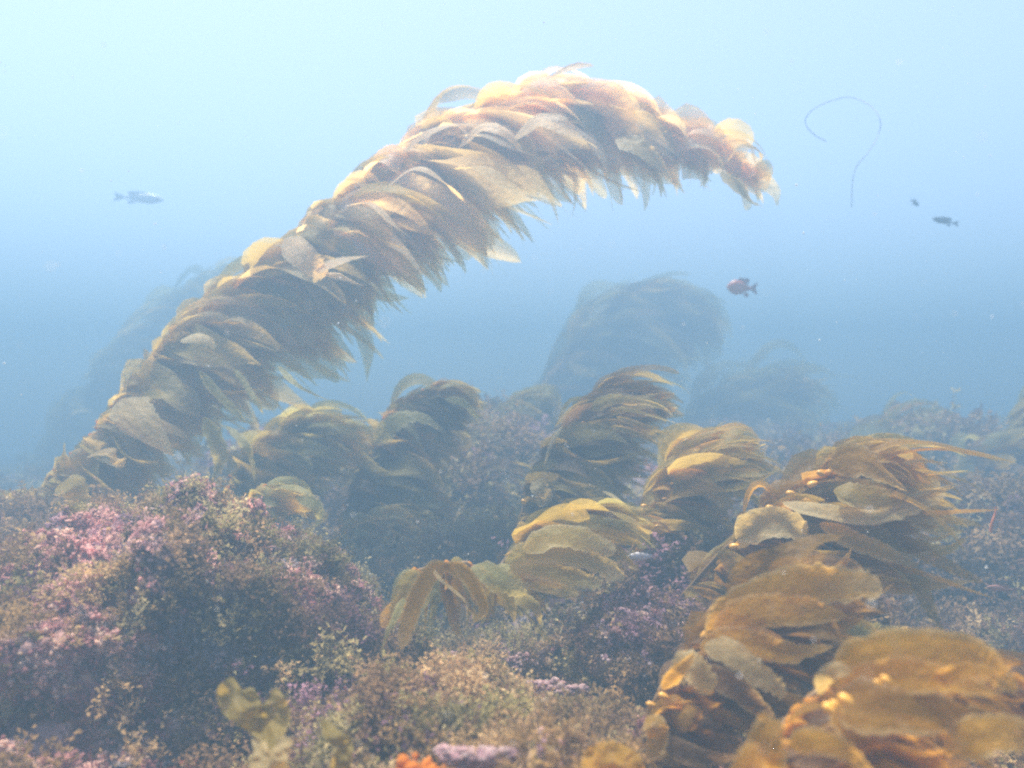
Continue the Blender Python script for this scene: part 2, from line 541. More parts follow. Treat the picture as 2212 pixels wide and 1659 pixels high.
def tuft_bush(nbr, nfl, fl=.085):
    """A bushy seaweed: branches that fork into little lobes, gaps between them."""
    V, Fc = [], []
    for b in range(nbr):
        d = unit(rng.normal(size=3)); d[2] = abs(d[2]) * 1.1 + .12; d = unit(d)
        L = rng.uniform(.6, 1.0)
        bend = rng.normal(size=3) * .18
        for f in range(nfl):
            t = rng.uniform(.3, 1) ** .7
            c = d * L * t + bend * t * t + rng.normal(size=3) * .075 * t
            dd = unit(d + rng.normal(size=3) * .75); s_ = unit(np.cross(dd, rng.normal(size=3)))
            l = fl * rng.uniform(.8, 1.9); w_ = fl * rng.uniform(.35, .8); n = len(V)
            V += [c - s_ * w_ * .4, c + s_ * w_ * .4, c + dd * l + s_ * w_ + rng.normal(size=3) * .02, c + dd * l * .8 - s_ * w_]
            Fc.append([n, n + 1, n + 2, n + 3])
    return np.array(V), np.array(Fc)


BU = [tuft_bush(26, 8) for _ in range(6)]
KB = [tuft_knob() for _ in range(8)]


def turf_mesh(name, pts, nrm, size, parent=None, label=None, kinds=None, bush=False):
    """Growth on the given surface points, all one mesh of stuff."""
    if kinds is None: kinds = kinds_at(pts)
    N = len(pts)
    Vs, Fs, Cs, n = [], [], [], 0
    var = rng.integers(0, 1000, N)
    isk = np.isin(kinds, [KN.index('lilac')]) & (rng.uniform(size=N) < .8) | (np.isin(kinds, [KN.index('pink')]) & (rng.uniform(size=N) < .55)) | (np.isin(kinds, [KN.index('dark')]) & (rng.uniform(size=N) < .3))
    isf = (~isk) & (np.isin(kinds, [KN.index('brown'), KN.index('gold'), KN.index('purple'), KN.index('red')])) & (rng.uniform(size=N) < .5)
    up = np.array([0, 0, 1.0])
    nrm = unit(nrm + .35 * up + rng.normal(size=(N, 3)) * .25)
    a = unit(np.cross(nrm, rng.normal(size=(N, 3)))); b = np.cross(nrm, a)
    M = np.stack([a, b, nrm], -1) * (size * rng.uniform(.6, 1.5, N) ** 1.2)[:, None, None]
    colr = np.zeros((N, 3))
    for i, kn in enumerate(KN):
        mk = kinds == i
        pl = PALA[kn]
        z_ = (fbm(pts[mk] + 3.3 * i, 9, 2) * .9 + .5 + rng.normal(size=mk.sum()) * .18).clip(0, .999)
        colr[mk] = pl[(z_ * len(pl)).astype(int)]
    colr *= (1 + .32 * fbm(pts + 50, 8, 3) + rng.normal(size=N) * .07).clip(.35, 1.8)[:, None]
    libs = ((BU, np.ones(N, bool)),) if bush else ((KB, isk), (FI, isf), (FR, ~isk & ~isf))
    for lib, mask in libs:
        for q, (V, Fc) in enumerate(lib):
            ii = np.where(mask & (var % len(lib) == q))[0]
            if not len(ii): continue
            sz = .62 if lib is KB else 1.0
            W = np.einsum('nij,vj->nvi', M[ii] * sz, V) + pts[ii][:, None]
            Fk = Fc[None] + (np.arange(len(ii)) * len(V))[:, None, None] + n
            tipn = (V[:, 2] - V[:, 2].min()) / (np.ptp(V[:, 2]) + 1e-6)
            c = colr[ii][:, None] * ((.6 if bush else .85) + (.85 if bush else .35) * tipn[None, :, None])  # lighter towards the tips; on bushes this paints them as lit
            Vs.append(W.reshape(-1, 3)); Fs.append(Fk.reshape(-1, 4)); Cs.append(c.reshape(-1, 3)); n += W.shape[0] * W.shape[1]
    V = np.concatenate(Vs); Fc = np.concatenate(Fs); C = np.concatenate(Cs)
    tri = Fc[:, 2] == Fc[:, 3]
    q = Fc[~tri]
    Fc = np.concatenate([Fc[tri][:, :3], q[:, [0, 1, 2]], q[:, [0, 2, 3]]])
    o = mesh_obj(name, V, Fc, TURF, parent, C, smooth=True)
    o['kind'] = 'stuff'
    if label: o['label'] = label
    return o


def sample(V, Fc, count, dens=None):
    T = Fc if Fc.shape[1] == 3 else np.concatenate([Fc[:, [0, 1, 2]], Fc[:, [0, 2, 3]]])
    A, B, C = V[T[:, 0]], V[T[:, 1]], V[T[:, 2]]
    cr = np.cross(B - A, C - A); ar = np.linalg.norm(cr, axis=1) / 2
    if dens is not None: ar = ar * dens((A + B + C) / 3, unit(cr))
    i = rng.choice(len(T), count, p=ar / ar.sum())
    r1, r2 = rng.uniform(size=(2, count)); s = np.sqrt(r1)
    p = A[i] * (1 - s)[:, None] + B[i] * (s * (1 - r2))[:, None] + C[i] * (s * r2)[:, None]
    return p, unit(cr[i])


def in_view(c, margin=.25):
    d = c[:, 1]
    return (d > .5) & (np.abs(c[:, 0]) < d * (.6 + margin) + .3) & (c[:, 2] < 3)


def gdens(lo, hi):
    def f(c, n):
        ok = in_view(c) & (c[:, 1] >= lo) & (c[:, 1] < hi)
        return ok * 1.0
    return f


def bushy(pp):
    """The kinds of growth at these points, and which of them are the bushy ones."""
    k = kinds_at(pp)
    return k, np.isin(k, [KN.index(q) for q in ('brown', 'olive', 'gold', 'tan', 'purple')])


p_, n_ = sample(GV, GF, 19000, gdens(.9, 2.6)); n_ *= np.sign(n_[:, 2:3])
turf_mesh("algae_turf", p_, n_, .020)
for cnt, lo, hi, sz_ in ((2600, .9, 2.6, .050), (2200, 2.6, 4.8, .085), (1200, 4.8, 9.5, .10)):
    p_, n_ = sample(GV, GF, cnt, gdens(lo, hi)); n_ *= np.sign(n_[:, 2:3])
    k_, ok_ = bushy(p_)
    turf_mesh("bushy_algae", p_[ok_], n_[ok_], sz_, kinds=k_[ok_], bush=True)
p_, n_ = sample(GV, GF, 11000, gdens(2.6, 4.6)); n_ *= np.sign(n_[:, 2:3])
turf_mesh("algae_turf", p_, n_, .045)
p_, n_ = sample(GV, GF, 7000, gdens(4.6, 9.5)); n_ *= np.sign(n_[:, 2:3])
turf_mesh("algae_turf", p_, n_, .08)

# ---------------------------------------------------------------- boulders
def boulder(u, v, d, rx, ry, rz, label, tufts, size=.03, seed=0., lump=.25, sub=6, group=None):
    c = np.array(P(u, v, d))
    V0, F0 = ICO[sub]
    r = 1 + lump * fbm(V0 + seed, 1.3, 3) + .17 * fbm(V0 + seed + 5, 3.8, 5, .62)
    V = V0 * r[:, None] * np.array([rx, ry, rz]) + c
    BV.append(V)
    root = empty("reef_boulder", tuple(c - np.array([0, 0, rz * .8])))
    tag(root, label, "boulder", group)
    cols = mean_colour(V, 2)
    mesh_obj("rock", V, F0, ROCK, root, cols)

    def dn(cc, n):
        tocam = unit(np.array([0, 0, CAMZ]) - cc)
        return ((n * tocam).sum(1) > -.25) * (cc[:, 2] > ground_z(cc[:, 0], cc[:, 1], False) - .08) * 1.0
    pp, nn = sample(V, F0, tufts, dn)
    turf_mesh("turf", pp, nn, size * .9, root)
    pp, nn = sample(V, F0, tufts // 7, dn)
    k_, ok_ = bushy(pp)
    if ok_.sum() > 5: turf_mesh("bushy_growth", pp[ok_], nn[ok_], size * 2.4, root, kinds=k_[ok_], bush=True)
    return root


G_B = "algae covered boulders on the reef"
BV = []
boulder(375, 1480, 2.05, .43, .46, .43, "large boulder crusted with pink coralline algae at lower left of the reef", 13000, .019, 3., .22, 6, G_B)
boulder(170, 1385, 2.85, .66, .45, .36, "brown bushy boulder behind the big pink crusted boulder, under the tall kelp's base", 5000, .034, 8., .2, 5, G_B)
boulder(1040, 1775, 1.55, .29, .26, .22, "olive and tan tufted boulder at the bottom edge with lilac knobs on top", 8500, .0185, 12., .2, 5, G_B)
boulder(-80, 1560, 1.95, .44, .4, .36, "lower pink and gold mottled boulder cut by the left edge below the brown one", 5500, .022, 33., .22, 5, G_B)
boulder(1440, 1450, 2.05, .20, .18, .17, "lilac and pink crusted boulder beside the orange kelp's lower stem", 2600, .02, 15., .2, 5, G_B)
boulder(1580, 1340, 2.5, .34, .26, .22, "dark brown bushy boulder under the kelp with the long pale ribbon blade", 3200, .03, 19., .2, 5, G_B)
boulder(1020, 1130, 4.4, .55, .4, .34, "brown rock mound behind the pale olive tufts in mid distance", 2600, .05, 22., .25, 5, G_B)
boulder(1060, 1010, 5.6, .5, .4, .30, "faint whitish lilac crusted rock farthest back in the blue haze", 2000, .06, 25., .25, 5, G_B)
boulder(900, 1290, 3.4, .42, .35, .24, "olive tufted mound in the gully between the pink crusted boulder and the hooked kelp", 2600, .04, 41., .3, 5, G_B)
boulder(1250, 1290, 3.2, .40, .35, .24, "olive brown mound behind the flat olive blade cluster", 2200, .045, 43., .3, 5, G_B)
boulder(1720, 1200, 4.2, .6, .4, .34, "murky brown mound behind the bushy golden kelp", 1800, .06, 46., .3, 5, G_B)
boulder(2010, 1130, 5.6, .8, .5, .42, "bluish far mound between the ribbon bladed kelp and the right edge", 1600, .08, 49., .3, 5, G_B)
boulder(700, 1130, 4.8, .6, .4, .35, "hazy olive mound behind the pale green kelps left of centre", 1600, .07, 53., .3, 5, G_B)
boulder(2190, 1330, 3.4, .75, .5, .42, "hazy brown mound near the right edge behind the orange kelp", 3600, .042, 28., .2, 5, G_B)


SURF = np.concatenate([GV[near]] + BV)
_d = (SURF - np.array(CAM)) @ np.array(FW)
SURF = SURF[_d > .6]; _d = _d[_d > .6]
_u = 1106 + F * ((SURF - np.array(CAM)) @ np.array(RT)) / _d
_v = 829.5 - F * ((SURF - np.array(CAM)) @ np.array(UP)) / _d


def seat(u, v, rad=14):
    """How far away the reef's surface is in this direction."""
    while True:
        k = (_u - u) ** 2 + (_v - v) ** 2 < rad * rad
        if k.sum() >= 4: return float(np.percentile(_d[k], 8))
        rad *= 1.5


# ---------------------------------------------------------------- kelp
OLIVE = np.array([.40, .315, .075]); GOLD = np.array([.60, .35, .03]); TAN = np.array([.56, .45, .21]); PALE = np.array([.76, .68, .42]); GREEN = np.array([.32, .31, .12]); DARK = np.array([.15, .09, .04])


def px2m(d): return d / F


def path_px(u, v, d, a0, a1, L, depth, n=13, wob=0.0):
    """A spine that starts at a point and runs off in the picture's direction a0, turning to a1, drifting in depth as well."""
    p0 = np.array(P(u, v, d)); k = px2m(d)
    t = np.linspace(0, 1, n)
    a = np.radians(a0 + (a1 - a0) * t + wob * np.sin(t * 7 + rng.uniform(0, 6)))
    st = L * k / (n - 1)
    dx = np.cos(a) * st; dz = -np.sin(a) * st
    V = np.zeros((n, 3)); V[:, 0] = np.concatenate([[0], dx[:-1].cumsum()]); V[:, 2] = np.concatenate([[0], dz[:-1].cumsum()])
    V[:, 1] = depth * t * L * k
    return V + p0


def shade(base, t, e, var, tipc=None, tip=0.0, tint=None, clear=.22, edge=0.0):
    c = np.repeat((base * var)[None], len(t), 0)
    if tint is not None: c = c * tint
    # veins of the blade: darker middle where it joins the float, pale thin margin and tip
    c *= (0.82 + .25 * e)[:, None]
    mm = int(round(len(t) / max(1, len(np.unique(t)))))
    if len(t) % max(1, mm) == 0: c *= np.tile(1 + .10 * rng.normal(size=mm), len(t) // mm)[:, None].clip(.7, 1.3)
    if tip > 0:
        k = (tip * np.clip((t - .55) / .45, 0, 1) ** 1.5 + tip * .5 * np.clip((e - .9) * 10, 0, 1))[:, None]
        c = c * (1 - k) + PALE * k
    if edge > 0:
        k = (edge * np.clip((e - .72) * 3.6, 0, 1))[:, None]
        c = c * (1 - k) + PALE * k
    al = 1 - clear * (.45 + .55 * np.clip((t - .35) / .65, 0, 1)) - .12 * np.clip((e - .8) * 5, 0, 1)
    return np.concatenate([c, np.clip(al, .2, 1)[:, None]], 1)


def bulb(mb, p, dirn, r, col):
    V0, F0 = ICO[2]
    T = unit(np.asarray(dirn)); a = unit(np.cross(T, [0.3, .2, .9])); b = np.cross(T, a)
    s = V0[:, 2]
    rr = r * (1 - .25 * s)
    V = p + a * (V0[:, 0] * rr)[:, None] + b * (V0[:, 1] * rr)[:, None] + T * (s * r * 1.8 + r * 1.4)[:, None]
    mb.add(V, F0, col)


def kelp(label, stipe, rows, d_mass=.12, n_broad=200, n_thin=80, wpx=55, colours=(OLIVE, TAN), tip=.25, floats=0, frad=.008,
         srad=.006, group="giant kelp plants rooted on the reef", jit=9, depthdir=.35, facing=(1, .55), ruffle=.42, thin_tone=None, colvar=.22, cat="kelp", nb=14, clear=.5, dens=None, seed=0, upper=None):
    """stipe: nodes (u, v, d). rows: one per node (a0, a1, L)."""
    global rng
    rng = np.random.default_rng(int(abs(stipe[0][0] * 7 + stipe[0][1] * 13 + seed)))
    S = np.array([[*q] for q in stipe], dtype=float); Rw = np.array(rows, dtype=float)
    m = len(S)
    root = empty("giant_kelp", tuple(P(*stipe[0])))
    tag(root, label, cat, group)
    sp = crom([tuple(P(*q)) for q in stipe], 40)
    wv = np.stack([fbm(np.linspace(0, 6, 40)[:, None] + np.array([[0, k * 9.1, 3]]), 1.0, 2) for k in range(3)], -1) * srad * 1.2
    V, Fc = tube(sp + wv, np.linspace(srad, srad * .5, 40), 7)
    mb = MB(); mb.add(V, Fc, DARK * 1.6); mb.build("stipe", STIPE, root)
    fr = MB()
    ix = np.arange(m)

    def at(t):
        q = t * (m - 1)
        u = np.interp(q, ix, S[:, 0]); v = np.interp(q, ix, S[:, 1]); d = np.interp(q, ix, S[:, 2])
        return u, v, d, np.interp(q, ix, Rw[:, 0]), np.interp(q, ix, Rw[:, 1]), np.interp(q, ix, Rw[:, 2])
    wts = np.interp(np.linspace(0, 1, 200) * (m - 1), ix, Rw[:, 2]); wts = wts * (1 if dens is None else np.interp(np.linspace(0, 1, 200) * (m - 1), ix, dens)); wts /= wts.sum()
    # blades come in bunches: their lean, length and lift drift along the stem
    xs = np.linspace(0, 1, m * 3)
    na, nl, nc = rng.normal(size=(3, m * 3))
    for i in range(n_broad + n_thin):
        thin = i >= n_broad
        t = rng.choice(200, p=wts) / 199.0 + rng.normal() * .004
        t = min(1, max(0, t))
        u, v, d, a0, a1, L = at(t)
        ga, gl, gc = (np.interp(t, xs, q) for q in (na, nl, nc))
        L = L * (1 + .10 * gl)
        a0 += 7 * ga; a1 += 10 * ga
        lay = rng.uniform(.3, 1.0) if not thin else rng.uniform(.65, 1.12)
        a0 += rng.normal() * jit * 1.3; a1 += rng.normal() * jit * 1.7
        Lk = L * lay
        th = rng.normal(.25, .85) if not thin else rng.normal(1.2, 1.3)
        spn = path_px(u + rng.normal() * 6, v + rng.normal() * 6, d, a0, a1, Lk, rng.normal() * depthdir * .6, nb, 5)
        am = math.radians(a0 * .6 + a1 * .4)
        perp = np.array(RT) * math.sin(am) + np.array(UP) * math.cos(am)
        nrm = unit(-np.array(FW) * math.cos(th) + perp * math.sin(th) + rng.normal(size=3) * .22)
        tb = np.linspace(0, 1, nb)
        Rb = d_mass * (.1 + .9 * rng.uniform()) * min(1, L / 250)
        spn = spn + nrm[None] * (Rb * (np.sin(np.pi * np.minimum(1, tb * .8 + .08)) + (.2 if not thin else -.2)))[:, None]
        base = colours[rng.integers(0, len(colours))]
        if upper is not None and rng.uniform() < np.clip((t - .35) * 2.4, 0, .92): base = upper * rng.uniform(.85, 1.1)  # paler young blades, with strong light from above put into their colour
        w_ = wpx * px2m(d) * min(2.0, .72 * math.exp(rng.normal() * .42)) * min(1, .45 + L / 300)
        if thin: w_ *= rng.uniform(.12, .34)
        prof = rng.choice(['leaf', 'ragged', 'broad', 'leaf']) if not thin else 'ragged'
        V, Fc, tt, ee = ribbon(spn, w_, nrm, prof, ruffle * (1 if not thin else 2), rng.normal() * (.45 if not thin else 1.5), 4 if not thin else 2, rng.normal() * .12, .25, 30 / max(.3, d))
        var = np.clip(1 + rng.normal() * colvar * .6 + .10 * gc, .5, 1.6)
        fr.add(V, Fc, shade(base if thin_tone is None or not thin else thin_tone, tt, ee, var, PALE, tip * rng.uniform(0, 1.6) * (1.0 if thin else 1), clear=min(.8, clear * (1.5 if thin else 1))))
        if not floats and d < 4.2 and i % 2 == 0:
            bulb(fr, spn[0], spn[1] - spn[0], .006, GOLD * 1.1)
    fr.build("fronds", KELP, root)
    for i in range(floats):
        t = rng.uniform(.15, 1)
        u, v, d, a0, a1, L = at(t)
        b = MB()
        p = np.array(P(u + rng.normal() * 12, v + rng.normal() * 12, d - d_mass * .7 - .01))
        a = math.radians(a0 + rng.normal() * 30)
        bulb(b, p, [math.cos(a), -.2, -math.sin(a)], frad * rng.uniform(.6, 1.1), np.array([.75, .38, .05]) * rng.uniform(.7, 1.1))
        b.build("float", FLOAT, root)
    return root


def blade(root, pts, wpx, colr, normal=(0, -1, .5), prof='leaf', tip=.3, ruffle=.34, twist=0., curl=0., rag=.2, n=64, m=6, label=None):
    """One large blade one can pick out: pts are (u, v, d) along its middle."""
    spn = crom([tuple(P(*q)) for q in pts], n)
    d = np.mean([q[2] for q in pts])
    V, Fc, tt, ee = ribbon(spn, wpx * px2m(d), unit(np.array(normal, dtype=float)), prof, ruffle, twist, m, curl, rag, 22 / d)
    o = mesh_obj("blade", V, Fc, KELP, root, shade(np.array(colr), tt, ee, 1.0, PALE, tip, clear=.25, edge=.38))
    if label: o['label'] = label
    return o


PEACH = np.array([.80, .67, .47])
# the tall arching plant
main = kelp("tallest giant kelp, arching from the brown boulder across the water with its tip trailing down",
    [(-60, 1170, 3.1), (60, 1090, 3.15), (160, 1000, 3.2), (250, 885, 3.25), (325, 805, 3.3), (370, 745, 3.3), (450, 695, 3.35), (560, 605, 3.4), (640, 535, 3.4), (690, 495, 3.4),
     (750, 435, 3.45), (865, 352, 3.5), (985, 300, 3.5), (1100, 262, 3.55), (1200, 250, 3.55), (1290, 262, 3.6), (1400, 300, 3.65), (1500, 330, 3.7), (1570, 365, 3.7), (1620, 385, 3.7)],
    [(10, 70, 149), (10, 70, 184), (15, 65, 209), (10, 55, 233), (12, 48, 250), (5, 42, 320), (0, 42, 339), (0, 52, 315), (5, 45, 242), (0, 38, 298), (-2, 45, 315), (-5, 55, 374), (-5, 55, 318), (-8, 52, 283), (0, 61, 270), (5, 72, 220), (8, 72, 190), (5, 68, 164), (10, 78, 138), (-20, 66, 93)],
    .14, 1500, 220, 70, (TAN, OLIVE * 1.2, OLIVE * 1.1, TAN * .95), .45, 0, jit=11, clear=.56, upper=np.array([.86, .73, .53]), dens=[.8, 1, 1, 1, 1, 1, 1, 1, 1, 1, 1, 1, 1.1, 1.1, .9, .55, .38, .3, .22, .14])  # upper blades get a cream tone that includes painted light
B = lambda pts, w, c, **k: blade(main, [(u, v, d - .17) for u, v, d in pts], w, c * np.array([1.02, .93, .8]), **{'normal': (0, -1, 1.1), **k})
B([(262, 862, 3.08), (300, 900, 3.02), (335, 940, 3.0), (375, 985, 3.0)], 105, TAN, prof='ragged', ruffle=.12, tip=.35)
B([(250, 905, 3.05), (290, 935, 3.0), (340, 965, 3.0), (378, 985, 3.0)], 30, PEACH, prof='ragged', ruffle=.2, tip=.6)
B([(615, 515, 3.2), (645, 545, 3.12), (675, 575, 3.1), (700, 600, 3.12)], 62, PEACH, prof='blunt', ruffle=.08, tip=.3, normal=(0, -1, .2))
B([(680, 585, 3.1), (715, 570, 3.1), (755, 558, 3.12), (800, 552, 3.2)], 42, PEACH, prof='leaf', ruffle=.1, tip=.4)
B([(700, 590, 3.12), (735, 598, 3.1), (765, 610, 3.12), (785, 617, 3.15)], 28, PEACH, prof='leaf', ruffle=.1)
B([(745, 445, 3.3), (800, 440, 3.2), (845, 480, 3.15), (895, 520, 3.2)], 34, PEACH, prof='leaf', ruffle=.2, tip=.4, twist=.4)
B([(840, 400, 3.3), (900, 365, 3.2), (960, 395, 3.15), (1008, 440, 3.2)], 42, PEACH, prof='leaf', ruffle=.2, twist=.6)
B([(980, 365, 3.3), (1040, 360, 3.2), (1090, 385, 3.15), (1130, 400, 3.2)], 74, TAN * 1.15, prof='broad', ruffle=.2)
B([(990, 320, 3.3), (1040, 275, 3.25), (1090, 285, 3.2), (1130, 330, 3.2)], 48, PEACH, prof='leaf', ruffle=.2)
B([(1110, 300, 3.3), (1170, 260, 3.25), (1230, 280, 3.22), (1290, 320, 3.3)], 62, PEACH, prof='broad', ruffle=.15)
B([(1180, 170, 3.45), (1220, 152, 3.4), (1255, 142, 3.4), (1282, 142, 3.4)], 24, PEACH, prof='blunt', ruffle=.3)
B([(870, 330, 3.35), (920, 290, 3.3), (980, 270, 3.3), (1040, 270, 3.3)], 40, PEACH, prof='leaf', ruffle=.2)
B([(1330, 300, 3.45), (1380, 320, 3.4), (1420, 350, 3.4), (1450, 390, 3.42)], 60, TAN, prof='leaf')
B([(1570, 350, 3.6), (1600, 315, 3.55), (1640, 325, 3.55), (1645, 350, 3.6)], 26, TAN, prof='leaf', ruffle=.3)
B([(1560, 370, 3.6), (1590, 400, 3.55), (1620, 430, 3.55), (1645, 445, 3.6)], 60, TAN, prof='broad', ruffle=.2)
B([(390, 735, 3.15), (420, 728, 3.1), (450, 735, 3.1), (465, 750, 3.12)], 28, PALE, prof='blunt', tip=.5)
B([(505, 795, 3.1), (530, 830, 3.08), (555, 870, 3.05), (570, 895, 3.05)], 16, GREEN * 1.5, prof='leaf', tip=.3)
B([(430, 800, 3.0), (470, 850, 3.0), (510, 890, 3.0), (530, 915, 3.0)], 22, GREEN * 1.6, prof='leaf', tip=.3)
B([(600, 790, 3.1), (640, 830, 3.05), (680, 852, 3.05), (712, 865, 3.05)], 18, GREEN * 1.5, prof='ragged', tip=.6)
B([(440, 900, 3.0), (470, 960, 3.0), (475, 1000, 3.0), (455, 1040, 3.0)], 42, GREEN * 1.2, prof='leaf')
B([(490, 920, 3.05), (530, 960, 3.0), (545, 1000, 3.0), (550, 1045, 3.0)], 24, GREEN * 1.2, prof='ragged', tip=.4)
B([(190, 985, 3.0), (225, 975, 2.95), (250, 985, 2.95), (265, 1010, 3.0)], 40, TAN, prof='broad', ruffle=.3)
B([(120, 1055, 2.9), (155, 1050, 2.85), (170, 1080, 2.85), (168, 1120, 2.85)], 55, OLIVE * 1.3, prof='broad', ruffle=.25)

k2 = kelp("leaning dark kelp with pale fringed tip, rising behind the flat olive blade cluster",
    [(1085, 1225, 2.7), (1110, 1180, 2.75), (1130, 1110, 2.8), (1150, 1040, 2.85), (1185, 970, 2.9), (1240, 915, 2.9), (1280, 880, 2.95), (1340, 862, 3.0)],
    [(0, 30, 20), (0, 30, 35), (5, 30, 120), (5, 30, 230), (0, 25, 250), (-10, 22, 230), (-15, 18, 200), (-8, 14, 130)],
    .10, 460, 110, 50, (OLIVE, DARK * 1.5, OLIVE), .25, 10, .006)
blade(k2, [(1270, 885, 2.8), (1320, 862, 2.75), (1370, 862, 2.75), (1425, 850, 2.8)], 36, OLIVE * 1.3, prof='ragged', tip=.5)
for q in ([(1330, 880), (1380, 890), (1430, 905), (1465, 915)], [(1320, 920), (1370, 935), (1420, 960), (1478, 1000)], [(1330, 900), (1390, 920), (1430, 935), (1460, 940)], [(1340, 870), (1390, 868), (1430, 880), (1455, 900)]):
    blade(k2, [(a, b, 2.75) for a, b in q], 15, OLIVE * 1.4, prof='ragged', tip=.8, ruffle=.7, rag=.3)
blade(k2, [(1215, 920, 2.8), (1195, 950, 2.78), (1180, 990, 2.78), (1172, 1030, 2.8)], 10, PALE, prof='leaf')
blade(k2, [(1150, 1040, 2.7), (1165, 1055, 2.68), (1175, 1075, 2.68), (1160, 1090, 2.7)], 40, TAN, prof='broad', ruffle=.4)

k3 = kelp("bushy golden kelp with long forked streamers, just right of the leaning dark kelp",
    [(1370, 1190, 2.45), (1385, 1140, 2.45), (1400, 1085, 2.5), (1440, 1035, 2.5), (1490, 1000, 2.55), (1540, 985, 2.55)],
    [(0, 50, 60), (-15, 50, 170), (-25, 40, 230), (-25, 25, 230), (-20, 10, 190), (-15, 5, 120)],
    .10, 400, 110, 50, (OLIVE * 1.1, GOLD * .8, OLIVE), .25, 8, .006)
for q in ([(1490, 1010), (1530, 985), (1560, 965), (1640, 965)], [(1530, 1010), (1580, 985), (1640, 985), (1690, 1005)], [(1540, 1060), (1600, 1050), (1650, 1030), (1685, 1012)], [(1580, 1060), (1620, 1070), (1640, 1090), (1640, 1110)]):
    blade(k3, [(a, b, 2.4) for a, b in q], 22, OLIVE * 1.5, prof='ragged', tip=.7, ruffle=.5, rag=.3)
blade(k3, [(1300, 1060, 2.7), (1330, 1075, 2.6), (1360, 1105, 2.5), (1385, 1110, 2.5)], 8, TAN, prof='leaf')

k4 = kelp("golden brown kelp crossed by one long pale ribbon blade, behind the orange brown kelp",
    [(1470, 1300, 2.15), (1550, 1205, 2.05), (1620, 1150, 2.0), (1690, 1095, 2.0), (1745, 1055, 2.0), (1785, 1020, 2.0), (1840, 998, 2.05)],
    [(10, 30, 130), (0, 30, 260), (-5, 38, 350), (-5, 32, 380), (-8, 24, 320), (-18, 16, 250), (-8, 12, 170)],
    .09, 300, 80, 64, (GOLD * .75, OLIVE, OLIVE * 1.2, GOLD * .6), .25, 14, .007)
blade(k4, [(1690, 1085, 1.9), (1760, 1100, 1.85), (1870, 1115, 1.83), (1960, 1100, 1.85), (2040, 1065, 1.9)], 44, TAN * 1.05, prof='blunt', ruffle=.2, twist=.5, tip=.4)
blade(k4, [(1790, 1015, 1.9), (1850, 990, 1.88), (1930, 990, 1.88), (1990, 1015, 1.9), (2045, 1025, 1.9)], 40, GOLD * .85, prof='ragged', tip=.5)
blade(k4, [(1790, 1005, 1.85), (1860, 995, 1.82), (1910, 1025, 1.82), (1960, 1060, 1.85)], 85, GOLD * .8, prof='leaf', tip=.2)
blade(k4, [(1800, 1060, 1.85), (1860, 1070, 1.83), (1930, 1075, 1.85), (1990, 1060, 1.88)], 70, OLIVE * 1.1, prof='leaf')
blade(k4, [(1590, 1165, 1.88), (1640, 1135, 1.85), (1700, 1135, 1.83), (1740, 1160, 1.85)], 70, TAN, prof='broad', ruffle=.25, curl=.2, tip=.5)
blade(k4, [(1770, 1130, 1.85), (1850, 1170, 1.82), (1910, 1190, 1.82), (1975, 1220, 1.85)], 46, GOLD, prof='blunt', tip=.5, ruffle=.2)
blade(k4, [(1880, 1110, 1.9), (1960, 1120, 1.88), (2030, 1130, 1.88), (2085, 1120, 1.9)], 26, TAN, prof='ragged', tip=.7, ruffle=.5)
blade(k4, [(1900, 1060, 1.9), (1960, 1075, 1.88), (2020, 1060, 1.88), (2065, 1045, 1.9)], 20, TAN, prof='ragged', tip=.7, ruffle=.6)
blade(k4, [(1900, 1180, 1.95), (1980, 1180, 1.93), (2040, 1190, 1.93), (2090, 1160, 1.95)], 50, OLIVE * 1.3, prof='ragged', tip=.3)
for q in ([(1950, 1000), (1985, 995), (2020, 998), (2050, 1000)], [(1960, 1075), (2000, 1062), (2040, 1060), (2068, 1048)], [(1980, 1150), (2010, 1165), (2040, 1160), (2055, 1150)], [(1960, 1130), (2010, 1150), (2050, 1155), (2075, 1145)], [(1900, 1180), (1960, 1200), (2000, 1195), (2050, 1178)]):
    blade(k4, [(a, b, 1.86) for a, b in q], 14, TAN * 1.1, prof='ragged', tip=.9, ruffle=.7, rag=.3)
blade(k4, [(1830, 1240, 1.9), (1930, 1260, 1.88), (2010, 1262, 1.88), (2105, 1255, 1.9)], 66, GOLD * .85, prof='ragged', tip=.6)

k5 = kelp("orange brown kelp with one drooping pale blunt blade, beside the lilac crusted boulder",
    [(1385, 1650, 1.45), (1400, 1560, 1.45), (1440, 1480, 1.48), (1490, 1410, 1.5), (1530, 1365, 1.5), (1610, 1325, 1.52), (1690, 1295, 1.55)],
    [(0, 30, 140), (0, 35, 280), (0, 42, 300), (-5, 35, 330), (-15, 22, 380), (-15, 14, 330), (-8, 6, 200)],
    .07, 200, 70, 84, (GOLD * .8, GOLD * .55, DARK * 1.6), .15, 12, .007)
blade(k5, [(1525, 1385, 1.38), (1600, 1310, 1.35), (1720, 1265, 1.34), (1820, 1262, 1.35), (1905, 1265, 1.37)], 92, GOLD, prof='blunt', ruffle=.14, tip=.45, normal=(0, -1, .35))
blade(k5, [(1540, 1365, 1.34), (1640, 1320, 1.32), (1750, 1320, 1.32), (1830, 1330, 1.34)], 88, GOLD * 1.05, prof='leaf', ruffle=.14, tip=.1)
blade(k5, [(1510, 1400, 1.34), (1600, 1385, 1.3), (1700, 1410, 1.3), (1800, 1395, 1.32)], 72, GOLD * .95, prof='leaf', ruffle=.2, tip=.25)
blade(k5, [(1520, 1395, 1.3), (1580, 1410, 1.27), (1640, 1455, 1.26), (1698, 1500, 1.27)], 62, TAN, prof='blunt', ruffle=.22, tip=.4, twist=.3)
